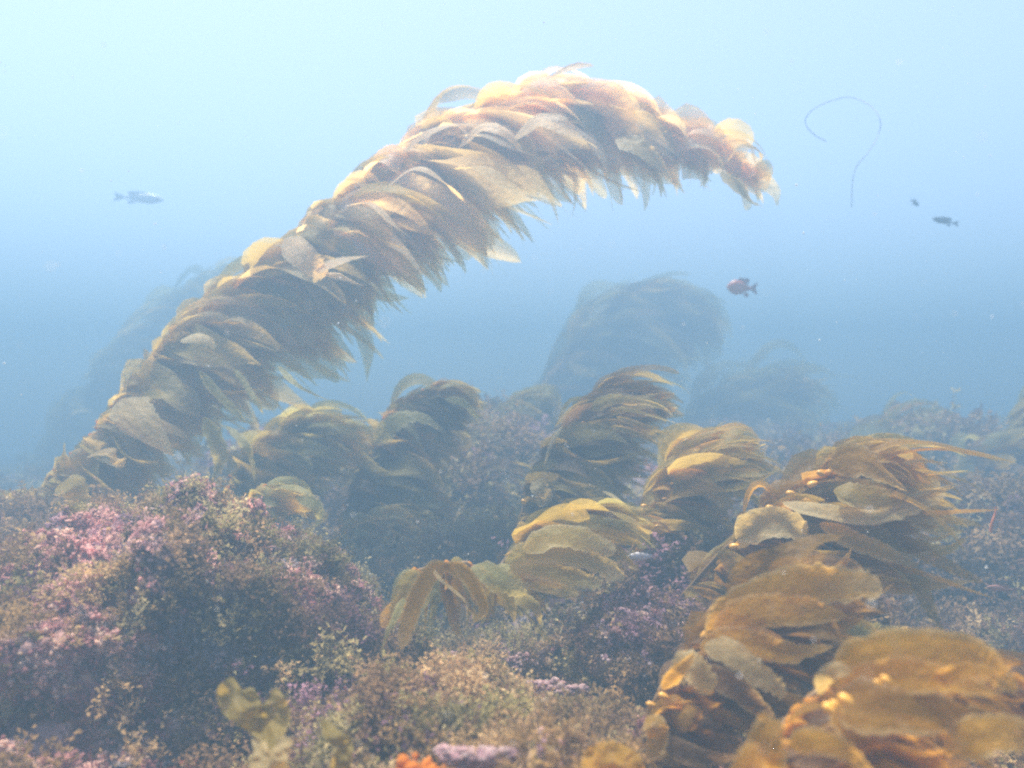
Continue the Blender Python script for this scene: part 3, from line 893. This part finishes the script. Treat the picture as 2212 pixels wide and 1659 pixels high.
blade(k5, [(1450, 1450, 1.33), (1490, 1440, 1.3), (1520, 1465, 1.3), (1530, 1500, 1.3)], 80, TAN * .95, prof='broad', ruffle=.35, tip=.3, rag=.2)
blade(k5, [(1430, 1490, 1.33), (1460, 1455, 1.3), (1485, 1430, 1.3), (1500, 1410, 1.3)], 36, GOLD, prof='leaf', ruffle=.4)
blade(k5, [(1400, 1545, 1.3), (1415, 1570, 1.28), (1420, 1600, 1.28), (1400, 1640, 1.28)], 50, GOLD * .8, prof='broad', ruffle=.4)
blade(k5, [(1500, 1450, 1.36), (1580, 1480, 1.34), (1640, 1530, 1.34), (1690, 1570, 1.35)], 60, DARK * 1.8, prof='leaf', tip=.2)
blade(k5, [(1780, 1330, 1.6), (1850, 1370, 1.6), (1900, 1380, 1.6), (1965, 1370, 1.62)], 66, GREEN * 1.2, prof='blunt', tip=.4)

k6 = kelp("largest amber kelp, a rounded heap of broad blades with golden floats",
    [(1640, 1680, 1.18), (1690, 1580, 1.18), (1740, 1530, 1.2), (1785, 1470, 1.2), (1850, 1440, 1.22), (1940, 1450, 1.24), (2060, 1455, 1.26), (2150, 1490, 1.28)],
    [(10, 20, 260), (5, 20, 380), (4, 28, 380), (2, 30, 400), (4, 28, 350), (8, 35, 300), (12, 45, 230), (18, 60, 160)],
    .045, 190, 40, 92, (GOLD * .7, GOLD * .5, DARK * 1.7, GOLD * .85), .1, 0, .01, seed=5, jit=7)
blade(k6, [(1790, 1480, 1.08), (1880, 1420, 1.05), (2000, 1405, 1.04), (2110, 1425, 1.05), (2200, 1490, 1.08)], 100, GOLD, prof='broad', ruffle=.12, tip=.1, normal=(0, -1, .45))
blade(k6, [(1810, 1500, 1.05), (1930, 1460, 1.02), (2050, 1470, 1.01), (2160, 1500, 1.03)], 92, GOLD * 1.05, prof='leaf', ruffle=.15, tip=.15)
blade(k6, [(1800, 1510, 1.04), (1900, 1530, 1.0), (2030, 1540, 1.0), (2180, 1560, 1.02)], 130, GOLD * .62, prof='leaf', ruffle=.16, tip=.0)
blade(k6, [(2000, 1480, 1.02), (2080, 1450, 1.0), (2140, 1455, 1.0), (2150, 1490, 1.0)], 40, GOLD * 1.1, prof='leaf', ruffle=.3, tip=.3)
blade(k6, [(1770, 1500, 1.08), (1785, 1460, 1.06), (1815, 1445, 1.05), (1842, 1452, 1.06)], 36, TAN * .95, prof='broad', ruffle=.2, tip=.4)
blade(k6, [(1800, 1530, 1.04), (1835, 1575, 1.02), (1870, 1595, 1.02), (1930, 1600, 1.03)], 58, GOLD * .85, prof='leaf', ruffle=.2)
blade(k6, [(2040, 1620, 1.0), (2110, 1590, .98), (2180, 1585, .97), (2260, 1600, .98)], 90, GOLD * .9, prof='broad', ruffle=.15, tip=.3)
for (u, v, r) in ((1815, 1503, .0105), (1780, 1522, .010), (1808, 1530, .0085), (1795, 1515, .007), (1905, 1462, .007), (1890, 1470, .005), (1700, 1603, .007), (1712, 1612, .006), (1690, 1600, .006)):
    b = MB(); bulb(b, np.array(P(u, v, .985)), [.6, -.3, -.4], r * .55, np.array([.85, .42, .05])); b.build("float", FLOAT, k6)

k7 = kelp("crumpled amber kelp blades lying low along the bottom edge under the largest amber kelp",
    [(1600, 1760, 1.05), (1640, 1690, 1.05), (1700, 1625, 1.06), (1760, 1615, 1.06), (1850, 1635, 1.06)],
    [(0, 10, 200), (-10, 20, 260), (-5, 25, 320), (0, 25, 340), (5, 20, 300)],
    .05, 50, 12, 90, (GOLD * .7, GOLD, DARK * 1.7), .15, 0, .01)
blade(k7, [(1650, 1720, .98), (1650, 1650, .96), (1665, 1590, .96), (1690, 1565, .97)], 90, GOLD * .9, prof='broad', ruffle=.3, tip=.15)
blade(k7, [(1600, 1740, .97), (1610, 1680, .95), (1625, 1640, .95), (1650, 1610, .96)], 70, GOLD, prof='broad', ruffle=.3, tip=.15)
blade(k7, [(1700, 1612, .96), (1760, 1600, .94), (1830, 1625, .93), (1900, 1690, .94)], 60, GOLD, prof='leaf', ruffle=.3, tip=.3)
blade(k7, [(1640, 1560, 1.0), (1650, 1545, .99), (1660, 1560, .99), (1655, 1590, 1.0)], 18, GOLD * .8, prof='leaf', ruffle=.3)

k8 = kelp("flat olive gold kelp cluster with ragged blade ends fanning right from the thin dark stem",
    [(1060, 1260, 2.1), (1085, 1225, 2.1), (1120, 1190, 2.12), (1170, 1155, 2.15), (1240, 1135, 2.15), (1310, 1125, 2.2)],
    [(20, 70, 110), (5, 45, 200), (-5, 25, 230), (-10, 25, 220), (-5, 25, 170), (0, 30, 90)],
    .06, 140, 40, 54, (OLIVE * 1.25, GREEN * 1.15, OLIVE), .25, 8, .006)
for q, w_ in (([(1090, 1215), (1160, 1190), (1250, 1200), (1350, 1250)], 56), ([(1100, 1225), (1160, 1230), (1240, 1250), (1300, 1262)], 46), ([(1095, 1235), (1130, 1250), (1180, 1265), (1215, 1270)], 36),
              ([(1130, 1190), (1190, 1160), (1260, 1165), (1330, 1190)], 60), ([(1120, 1240), (1170, 1265), (1220, 1275), (1250, 1285)], 30)):
    blade(k8, [(a, b, 1.98) for a, b in q], w_, OLIVE * 1.4, prof='blunt', tip=.6, ruffle=.2, rag=.15)
blade(k8, [(1065, 1290, 2.0), (1110, 1290, 1.98), (1155, 1310, 1.97), (1168, 1350, 1.98)], 44, OLIVE * 1.35, prof='leaf', tip=.4)
blade(k8, [(1060, 1230, 2.05), (1090, 1250, 2.0), (1115, 1270, 2.0), (1140, 1300, 2.0)], 80, GREEN * 1.3, prof='broad', tip=.3)

k9 = kelp("small golden kelp whose long blades droop down over the olive tufted boulder",
    [(1060, 1250, 1.95), (1020, 1225, 1.9), (970, 1222, 1.87), (930, 1228, 1.85), (890, 1240, 1.85)],
    [(50, 80, 90), (50, 90, 130), (70, 100, 150), (100, 108, 150), (120, 105, 120)],
    .04, 46, 16, 40, (OLIVE * 1.1, GREEN, GOLD * .7), .2, 0)
blade(k9, [(975, 1222, 1.70), (935, 1235, 1.68), (900, 1290, 1.66), (880, 1350, 1.64), (866, 1405, 1.62)], 44, GOLD * .85, prof='broad', ruffle=.12, tip=.3, normal=(.1, -1, .2))
blade(k9, [(955, 1222, 1.70), (1000, 1235, 1.68), (1032, 1280, 1.66), (1045, 1320, 1.65), (1020, 1345, 1.65)], 40, GOLD * .8, prof='leaf', ruffle=.25, tip=.3, normal=(-.2, -1, .2))
blade(k9, [(930, 1222, 1.69), (950, 1250, 1.67), (985, 1280, 1.66), (1005, 1300, 1.65), (1010, 1335, 1.65)], 8, TAN * 1.1, prof='leaf', ruffle=.6, tip=.5)
blade(k9, [(905, 1232, 1.76), (875, 1260, 1.74), (855, 1310, 1.72), (850, 1350, 1.71)], 40, OLIVE * 1.2, prof='leaf', ruffle=.25)
blade(k9, [(875, 1290, 1.7), (855, 1330, 1.68), (838, 1365, 1.67), (822, 1410, 1.67)], 26, GREEN * 1.5, prof='ragged', ruffle=.3, rag=.3)
blade(k9, [(1015, 1228, 1.82), (1060, 1240, 1.8), (1100, 1262, 1.8), (1138, 1282, 1.82)], 50, GREEN * 1.35, prof='broad', ruffle=.25, tip=.4, rag=.3)
blade(k9, [(1040, 1250, 1.84), (1085, 1275, 1.82), (1105, 1310, 1.81), (1112, 1345, 1.81)], 34, OLIVE * 1.2, prof='leaf', ruffle=.25, tip=.3)

k10 = kelp("dim kelp bent into a hook, left of the leaning dark kelp",
    [(735, 1190, 3.5), (755, 1110, 3.55), (780, 1030, 3.6), (815, 950, 3.6), (860, 895, 3.65), (920, 862, 3.65), (965, 865, 3.65)],
    [(0, 30, 130), (0, 35, 220), (0, 40, 240), (-5, 42, 220), (-12, 35, 180), (-5, 35, 130), (10, 40, 80)],
    .14, 460, 110, 48, (OLIVE, GREEN * .9, DARK * 1.4), .25, 0)
blade(k10, [(960, 860, 3.45), (1000, 870, 3.42), (1025, 895, 3.42), (1035, 915, 3.42)], 22, GREEN * 1.5, prof='ragged', tip=.5)
blade(k10, [(810, 960, 3.45), (850, 915, 3.42), (900, 900, 3.42), (960, 930, 3.42)], 52, GREEN * 1.2, prof='leaf', tip=.3)

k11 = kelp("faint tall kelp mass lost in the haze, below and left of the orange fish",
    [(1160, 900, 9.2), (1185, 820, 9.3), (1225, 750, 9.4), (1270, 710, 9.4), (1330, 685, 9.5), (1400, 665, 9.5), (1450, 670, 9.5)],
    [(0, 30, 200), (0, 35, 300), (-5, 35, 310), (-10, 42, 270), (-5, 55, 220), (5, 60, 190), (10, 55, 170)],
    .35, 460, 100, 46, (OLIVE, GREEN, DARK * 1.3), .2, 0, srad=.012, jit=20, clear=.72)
blade(k11, [(1270, 690, 9.0), (1290, 672, 8.95), (1310, 660, 8.95), (1335, 655, 9.0)], 18, PALE, prof='leaf', tip=.6)

k12 = kelp("pale green low kelp streaming right between the tall arching kelp and the hooked dim one",
    [(490, 1060, 3.5), (530, 1010, 3.5), (570, 970, 3.5), (630, 945, 3.55), (700, 930, 3.6)],
    [(0, 30, 130), (-5, 25, 190), (-5, 20, 200), (0, 20, 180), (5, 25, 140)],
    .15, 240, 60, 46, (GREEN * 1.1, GREEN * 1.3, OLIVE * 1.2), .35, 0)
k13 = kelp("pale olive low kelp nestled just behind the top of the big pink crusted boulder",
    [(520, 1120, 2.7), (550, 1080, 2.75), (590, 1065, 2.75), (640, 1070, 2.8)],
    [(0, 40, 90), (-5, 40, 130), (5, 50, 130), (20, 70, 90)],
    .1, 90, 20, 50, (GREEN * 1.3, OLIVE * 1.4), .35, 0)
blade(k13, [(640, 1075, 2.65), (680, 1090, 2.62), (690, 1120, 2.62), (672, 1145, 2.65)], 30, GREEN * 1.3, prof='leaf', tip=.5)

k14 = kelp("shadowy kelp mass cut by the right edge of the picture at mid height",
    [(2110, 1080, 4.6), (2140, 1000, 4.7), (2175, 930, 4.8), (2230, 890, 4.9), (2300, 880, 5.0)],
    [(0, 40, 140), (0, 40, 200), (-5, 40, 220), (0, 45, 200), (10, 50, 180)],
    .25, 320, 120, 40, (DARK * 1.5, OLIVE, GREEN), .15, 0)
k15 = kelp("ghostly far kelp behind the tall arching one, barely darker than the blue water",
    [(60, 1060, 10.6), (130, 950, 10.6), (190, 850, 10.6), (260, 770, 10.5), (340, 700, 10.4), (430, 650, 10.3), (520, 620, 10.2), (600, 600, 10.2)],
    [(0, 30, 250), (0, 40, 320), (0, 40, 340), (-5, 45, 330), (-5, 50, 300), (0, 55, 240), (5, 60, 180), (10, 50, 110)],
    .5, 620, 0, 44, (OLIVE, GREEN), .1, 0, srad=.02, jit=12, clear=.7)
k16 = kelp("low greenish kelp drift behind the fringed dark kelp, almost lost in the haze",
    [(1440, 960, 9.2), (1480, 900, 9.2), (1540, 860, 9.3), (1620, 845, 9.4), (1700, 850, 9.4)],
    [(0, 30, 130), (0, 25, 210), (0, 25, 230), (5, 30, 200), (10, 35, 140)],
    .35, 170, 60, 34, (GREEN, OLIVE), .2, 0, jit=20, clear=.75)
k17 = kelp("dusky low kelp in the middle distance between the hooked and the leaning kelps",
    [(1030, 980, 5.4), (1060, 920, 5.5), (1110, 880, 5.6), (1160, 870, 5.7)],
    [(0, 30, 90), (0, 30, 120), (0, 30, 130), (10, 40, 90)],
    .3, 120, 40, 44, (OLIVE, GREEN, DARK * 1.4), .2, 0)


k18 = kelp("low murky kelp far behind the ribbon bladed kelp's streaming tips",
    [(1780, 1040, 5.4), (1830, 985, 5.5), (1900, 950, 5.6), (1980, 945, 5.7)],
    [(0, 30, 110), (0, 30, 170), (0, 30, 180), (5, 35, 120)],
    .3, 220, 50, 44, (OLIVE, GREEN, DARK * 1.6), .15, 0)
k19 = kelp("hazy leaning kelp between the shadowy edge kelp and the ribbon bladed kelp",
    [(2020, 1090, 4.6), (2050, 1040, 4.7), (2090, 1000, 4.7), (2150, 985, 4.8)],
    [(0, 35, 100), (0, 35, 140), (0, 30, 150), (5, 35, 120)],
    .25, 200, 50, 42, (OLIVE, DARK * 1.7, GREEN), .15, 0)
k20 = kelp("hazy olive kelp slumped on the reef between the hooked kelp and the leaning dark kelp",
    [(930, 1130, 4.0), (970, 1075, 4.1), (1020, 1045, 4.2), (1080, 1040, 4.2)],
    [(0, 40, 110), (0, 40, 150), (0, 35, 150), (10, 45, 100)],
    .2, 220, 50, 44, (OLIVE, GREEN, DARK * 1.7), .2, 0)
k21 = kelp("pale olive ragged kelp sprawling low behind the golden drooping one",
    [(720, 1170, 3.3), (760, 1140, 3.3), (820, 1125, 3.35), (880, 1130, 3.4)],
    [(0, 40, 90), (0, 40, 120), (0, 40, 120), (15, 60, 90)],
    .12, 130, 40, 44, (GREEN * 1.2, OLIVE * 1.1), .3, 0)

# ---------------------------------------------------------------- bushy seaweeds one can tell apart
for (lb, u, v, d, r, kn) in (
        ("pale olive bushy seaweed on the crest between the two lilac patches and the pink rock", 1265, 1440, 1.62, .085, 'olive'),
        ("tan bushy seaweed crowning the middle boulder under the drooping golden blades", 1045, 1420, 1.50, .075, 'tan'),
        ("olive bushy seaweed at the left end of the middle boulder's crest", 915, 1450, 1.52, .07, 'olive'),
        ("brown bushy seaweed low on the middle boulder, left of its pinkish lilac crust", 1000, 1540, 1.32, .06, 'brown'),
        ("golden bushy seaweed on the left edge slope below the big boulder's pink flank", 60, 1450, 1.55, .10, 'gold'),
        ("tan bushy seaweed tuft at the very top of the big pink crusted boulder", 500, 1095, 1.95, .06, 'tan'),
        ("brown bushy seaweed just right of the lilac crust, beneath the orange brown kelp's stem", 1340, 1520, 1.42, .07, 'brown'),
        ("olive bushy seaweed in the dark hollow right of the big pink crusted boulder", 700, 1420, 1.95, .10, 'olive'),
        ("brown bushy seaweed on the hump under the ribbon bladed kelp", 1530, 1290, 2.15, .13, 'brown'),
        ("dusky purple feathery seaweed between the brown forked blade and the middle boulder", 665, 1515, 1.35, .06, 'purple')):
    d = seat(u, v) - r * .25
    root = empty("bushy_seaweed", tuple(P(u, v, d) - Vector((0, 0, r * .3))))
    tag(root, lb, "seaweed", "bushy seaweeds on the boulders")
    V, Fc = tuft_bush(46, 13, .075)
    c0 = PALA[kn].mean(0)
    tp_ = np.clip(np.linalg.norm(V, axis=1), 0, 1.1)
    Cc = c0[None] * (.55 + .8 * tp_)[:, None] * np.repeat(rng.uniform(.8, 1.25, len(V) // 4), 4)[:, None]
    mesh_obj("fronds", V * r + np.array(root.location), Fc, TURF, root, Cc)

# ---------------------------------------------------------------- single young blades on the bottom
def sheet(name, label, cat, outline, d, colr, thick_depth=.03, tip=.3, group=None, bend=.022):
    """A lobed thin blade from its outline, filled as a fan of rings and rippled in depth."""
    pts = crom([(u, v, 0) for u, v in outline] + [(outline[0][0], outline[0][1], 0)], 64)[:-1, :2]
    c = pts.mean(0)
    rings = np.linspace(0, 1, 9)[1:]
    G = [c[None]] + [c + (pts - c) * r for r in rings]
    A = np.concatenate(G)
    dep = d + bend * (fbm(np.column_stack([A / 40, np.zeros(len(A))]), 1.0, 3)) + thick_depth * (A[:, 1] - c[1]) / 60 * -1
    V = np.array([list(P(a[0], a[1], q)) for a, q in zip(A, dep)])
    k = len(pts); Fc = []
    for j in range(k):
        Fc.append([0, 1 + j, 1 + (j + 1) % k, 1 + (j + 1) % k])
    for r in range(len(rings) - 1):
        for j in range(k):
            a = 1 + r * k; b = a + k
            Fc.append([a + j, b + j, b + (j + 1) % k, a + (j + 1) % k])
    Fc = np.array(Fc)
    e = np.concatenate([[0]] + [np.full(k, r) for r in rings])
    mb = MB(); mb.add(V, Fc, shade(np.array(colr), e * .5, e, 1.0, PALE, tip))
    o = mb.build(name, KELP)
    tag(o, label, cat, group)
    return o


sheet("kelp_blade", "brown translucent forked kelp blade growing below the dark face of the pink crusted boulder", "seaweed",
      [(560, 1600), (520, 1570), (480, 1540), (468, 1490), (500, 1462), (512, 1478), (520, 1492), (545, 1485), (562, 1510), (572, 1540), (590, 1520), (592, 1485), (615, 1505), (628, 1540), (618, 1580), (600, 1610), (590, 1650), (565, 1650)], 1.22, OLIVE * .85, tip=.08)
sheet("kelp_blade", "pale yellow lobed kelp blade at the bottom edge, brightest of the young blades", "seaweed",
      [(545, 1720), (540, 1665), (536, 1640), (548, 1625), (543, 1595), (560, 1606), (575, 1600), (580, 1625), (600, 1605), (612, 1590), (632, 1600), (625, 1625), (622, 1650), (632, 1680), (620, 1720)], 1.12, TAN * .9, tip=.35)
sheet("kelp_blade", "dull brown narrow kelp blade standing right of the pale yellow lobed blade", "seaweed",
      [(740, 1700), (715, 1660), (720, 1620), (700, 1590), (695, 1555), (715, 1560), (735, 1580), (755, 1590), (765, 1620), (760, 1660), (770, 1700)], 1.2, OLIVE * .8, tip=.1)
sheet("kelp_blade", "rounded mustard kelp blade poking up at the bottom edge beside the orange brown kelp", "seaweed",
      [(1270, 1710), (1255, 1660), (1262, 1625), (1285, 1608), (1320, 1600), (1350, 1610), (1375, 1625), (1390, 1650), (1395, 1710)], 1.1, GOLD * .95, tip=.1)


def strand(name, label, cat, pts, rad, colr, mat=STIPE, group=None):
    sp = crom([tuple(P(*q)) for q in pts], 60)
    V, Fc = tube(sp, np.linspace(rad, rad * .6, 60), 6)
    mb = MB(); mb.add(V, Fc, np.array(colr)); o = mb.build(name, mat)
    tag(o, label, cat, group)
    return o


strand("drifting_strand", "thin loose strand curled like a question mark, drifting in open water", "strand",
       [(1785, 305, 4.7), (1760, 292, 4.7), (1742, 272, 4.6), (1742, 252, 4.5), (1770, 228, 4.4), (1830, 210, 4.4), (1875, 225, 4.3), (1900, 255, 4.2), (1898, 290, 4.2), (1875, 330, 4.1), (1850, 360, 4.1), (1841, 400, 4.1), (1840, 448, 4.2)], .0023, (.28, .23, .17))
strand("weed_stem", "thin yellow weed stem lying across the pink crust of the large boulder", "seaweed",
       [(u, v, seat(u, v) - .035) for u, v in ((175, 1360), (210, 1348), (235, 1335), (262, 1315))], .0025, (.55, .38, .10))
strand("weed_stem", "short pale yellow weed scrap near the middle of the large pink crusted boulder", "seaweed",
       [(u, v, seat(u, v) - .035) for u, v in ((560, 1408), (585, 1403), (605, 1406), (622, 1405))], .004, (.45, .34, .10))
strand("weed_stem", "thin reddish weed scrap standing in the hazy brown growth by the right edge", "seaweed",
       [(2140, 1150, 2.6), (2143, 1130, 2.6), (2150, 1110, 2.6), (2152, 1095, 2.6)], .006, (.55, .17, .06))


# ---------------------------------------------------------------- sponge
sp_ = empty("orange_sponge", tuple(P(900, 1690, 1.12)))
tag(sp_, "small bright orange sponge at the bottom edge beside a lilac knobby crust", "sponge")
mb = MB()
for i in range(60):
    V0, F0 = ICO[2]
    c = np.array(P(900 + rng.normal() * 20, 1672 + rng.normal() * 12, 1.12 + rng.normal() * .02))
    mb.add(V0 * rng.uniform(.004, .009) * (1 + .3 * fbm(V0 + i, 2, 2))[:, None] + c, F0, np.array([.85, .30, .03]) * rng.uniform(.7, 1.1))
mb.build("lobes", TURF, sp_)


def knobs(label, u, v, su, sv, n, r, seed):
    g = np.random.default_rng(seed)
    root = empty("coralline_crust", tuple(P(u, v, seat(u, v))))
    tag(root, label, "algae crust", "lilac coralline crusts on the reef")
    mb = MB()
    for i in range(n):
        V0, F0 = ICO[2]
        a, q = g.uniform(0, 2 * np.pi), g.uniform() ** .6
        q *= 1 + .25 * math.sin(3 * a + seed) + .15 * math.sin(7 * a)
        uu, vv = u + np.cos(a) * q * su, v + np.sin(a) * q * sv
        c = np.array(P(uu, vv, seat(u, v, 30) - .035 - .02 * (1 - q)))
        rr = r * g.uniform(.5, 1.5)
        V = V0 * rr * np.array([1.2, 1, .8]) * (1 + .5 * fbm(V0 + i * 3.1, 2.2, 3))[:, None] + c
        base = np.array([(.60, .38, .38), (.66, .45, .43), (.52, .31, .33), (.68, .50, .47)][g.integers(0, 4)])
        mb.add(V, F0, base * (.8 + .35 * (noise3(V * 160) > 0))[:, None])
    mb.build("crust", TURF, root)


knobs("knobby lilac coralline crust on the middle boulder's top edge, upper of the two there", 1130, 1450, 36, 34, 170, .006, 1)
knobs("pinkish lilac coralline crust running right along the middle boulder, speckled with white", 1205, 1500, 62, 30, 280, .0055, 2)
knobs("rosy lilac coralline crust at the very bottom edge right of the orange sponge", 1045, 1640, 90, 26, 340, .005, 3)
knobs("small dusky lilac coralline crust at the left end of the middle boulder's crest", 975, 1425, 26, 16, 70, .006, 4)


# ---------------------------------------------------------------- fish
def fish(name, label, u, v, d, Lpx, hgt, ang, colr, colr2, face=-1, yaw=0., stripe=None, group="fish swimming over the reef", cat="fish", fork=.5):
    """Body along local x, head at +x; hgt = height / length."""
    L = Lpx * px2m(d)
    c = P(u, v, d)
    root = empty(name, tuple(c)); tag(root, label, cat, group)
    M = np.array((Matrix.Rotation(yaw, 3, 'Z') @ Matrix.Rotation(math.radians(ang) * -face, 3, 'Y') @ Matrix.Diagonal((face, 1, 1))).to_3x3())
    n, k = 22, 16
    t = np.linspace(0, 1, n)         # 0 snout .. 1 tail root
    prof = np.interp(t, [0, .04, .15, .35, .6, .85, 1], [.02, .2, .66, 1, .82, .34, .20])
    x = (.5 - t * .80) * L
    a = np.linspace(0, 2 * np.pi, k, endpoint=False)
    V = np.zeros((n, k, 3))
    V[..., 0] = x[:, None]
    V[..., 2] = prof[:, None] * np.sin(a) * hgt * L / 2 * np.where(np.sin(a) > 0, 1.05, .95)
    V[..., 1] = prof[:, None] * np.cos(a) * hgt * L / 2 * .42
    idx = np.arange(n * k).reshape(n, k); nx = np.roll(idx, -1, 1)
    Fc = np.stack([idx[:-1], nx[:-1], nx[1:], idx[1:]], -1).reshape(-1, 4)
    s = np.repeat(np.sin(a)[None], n, 0).ravel()
    C = np.array(colr)[None] * (1 - np.clip(s, 0, 1))[:, None] + np.array(colr2)[None] * np.clip(s, 0, 1)[:, None]
    if stripe is not None:
        xx = np.repeat(t, k)
        msk = (np.abs(s - .25) < .18) | ((np.sin(xx * 40) > .3) & (s > .4))
        C[msk] = np.array(stripe)
    Vf = V.reshape(-1, 3) @ M.T + np.array(c)
    mesh_obj("body", Vf, Fc, FISH, root, C)

    def fin(nm, pl, th=.008):
        q = np.array(pl, dtype=float) * L
        m_ = len(q)
        V = np.concatenate([np.column_stack([q[:, 0], np.full(m_, s_ * th * L), q[:, 1]]) for s_ in (-1, 1)])
        Fs = []
        for s_ in (0, m_):
            Fs += [[s_, s_ + i, s_ + i + 1, s_ + i + 1] for i in range(1, m_ - 1)]
        Fs += [[i, (i + 1) % m_, m_ + (i + 1) % m_, m_ + i] for i in range(m_)]
        Fs = np.array(Fs); tr = Fs[:, 2] == Fs[:, 3]
        Ft = np.concatenate([Fs[tr][:, :3], Fs[~tr][:, [0, 1, 2]], Fs[~tr][:, [0, 2, 3]]])
        mesh_obj(nm, V @ M.T + np.array(c), Ft, FISH, root, np.repeat(np.array(colr2)[None] * .8, len(V), 0), smooth=False)
    h = hgt / 2
    fin("tail_fin", [(-.27, 0), (-.32, h * .35), (-.5, h * (.7 + fork * .3)), (-.43, 0), (-.5, -h * (.7 + fork * .3)), (-.32, -h * .35)])
    fin("dorsal_fin", [(.18, h * .85), (.1, h * 1.25), (-.08, h * 1.25), (-.22, h * 1.2), (-.2, h * .5), (0, h * .7)])
    fin("anal_fin", [(-.02, -h * .8), (-.18, -h * 1.2), (-.22, -h * .95), (-.18, -h * .5)])
    V0, F0 = ICO[2]
    for sd in (-1, 1):
        e = np.array([.385 * L, sd * hgt * L * .16, h * .22 * L])
        mesh_obj("eye", (V0 * .018 * L + e) @ M.T + np.array(c), F0, FISH, root, np.repeat(np.array([[.02, .02, .02]]), len(V0), 0))
    return root


fish("damselfish", "deep bodied orange red fish hovering in open water above the faint kelp mass", 1603, 622, 5.0, 68, .50, 3, (.62, .17, .07), (.42, .12, .08))
fish("bass", "faint grey mottled fish swimming right in open water at the left", 300, 428, 6.9, 112, .20, -4, (.95, .95, .95), (.95, .95, .95), face=1, stripe=(.7, .72, .72))
fish("surfperch", "dark slender blue grey fish, the larger of two at the right in open water", 2042, 478, 4.9, 60, .25, 12, (.12, .14, .17), (.10, .12, .15))
fish("surfperch", "tiny faint grey fish, the smaller and higher of two at the right in open water", 1976, 438, 5.6, 28, .42, -20, (.08, .09, .10), (.07, .08, .10), yaw=.5, face=1)
fish("bass", "small silvery fish with dark back stripes hovering in the shade below the bushy golden kelp", 1396, 1202, 2.35, 88, .22, -2, (.60, .56, .56), (.20, .17, .17), stripe=(.66, .60, .60))
fish("wrasse", "slender pinkish fish low at the right over the hazy brown growth", 2165, 1272, 2.5, 70, .20, 6, (.42, .18, .12), (.34, .15, .11))

# ---------------------------------------------------------------- drifting specks
mb = MB(); g = np.random.default_rng(5)
V0, F0 = ICO[1]
for i in range(900):
    d = g.uniform(.5, 4.5)
    c = np.array(P(g.uniform(-150, 2360), g.uniform(-100, 1700), d))
    if c[2] < ground_z(c[0], c[1], False) + .12: continue
    mb.add(V0 * .0005 * min(2.6, math.exp(g.normal() * .55)) * (1 + d * .35) * g.uniform(.7, 1.4, 3) + c, F0, np.array([.9, .88, .85]))
o = mb.build("drifting_specks", TURF)
tag(o, kind='stuff')
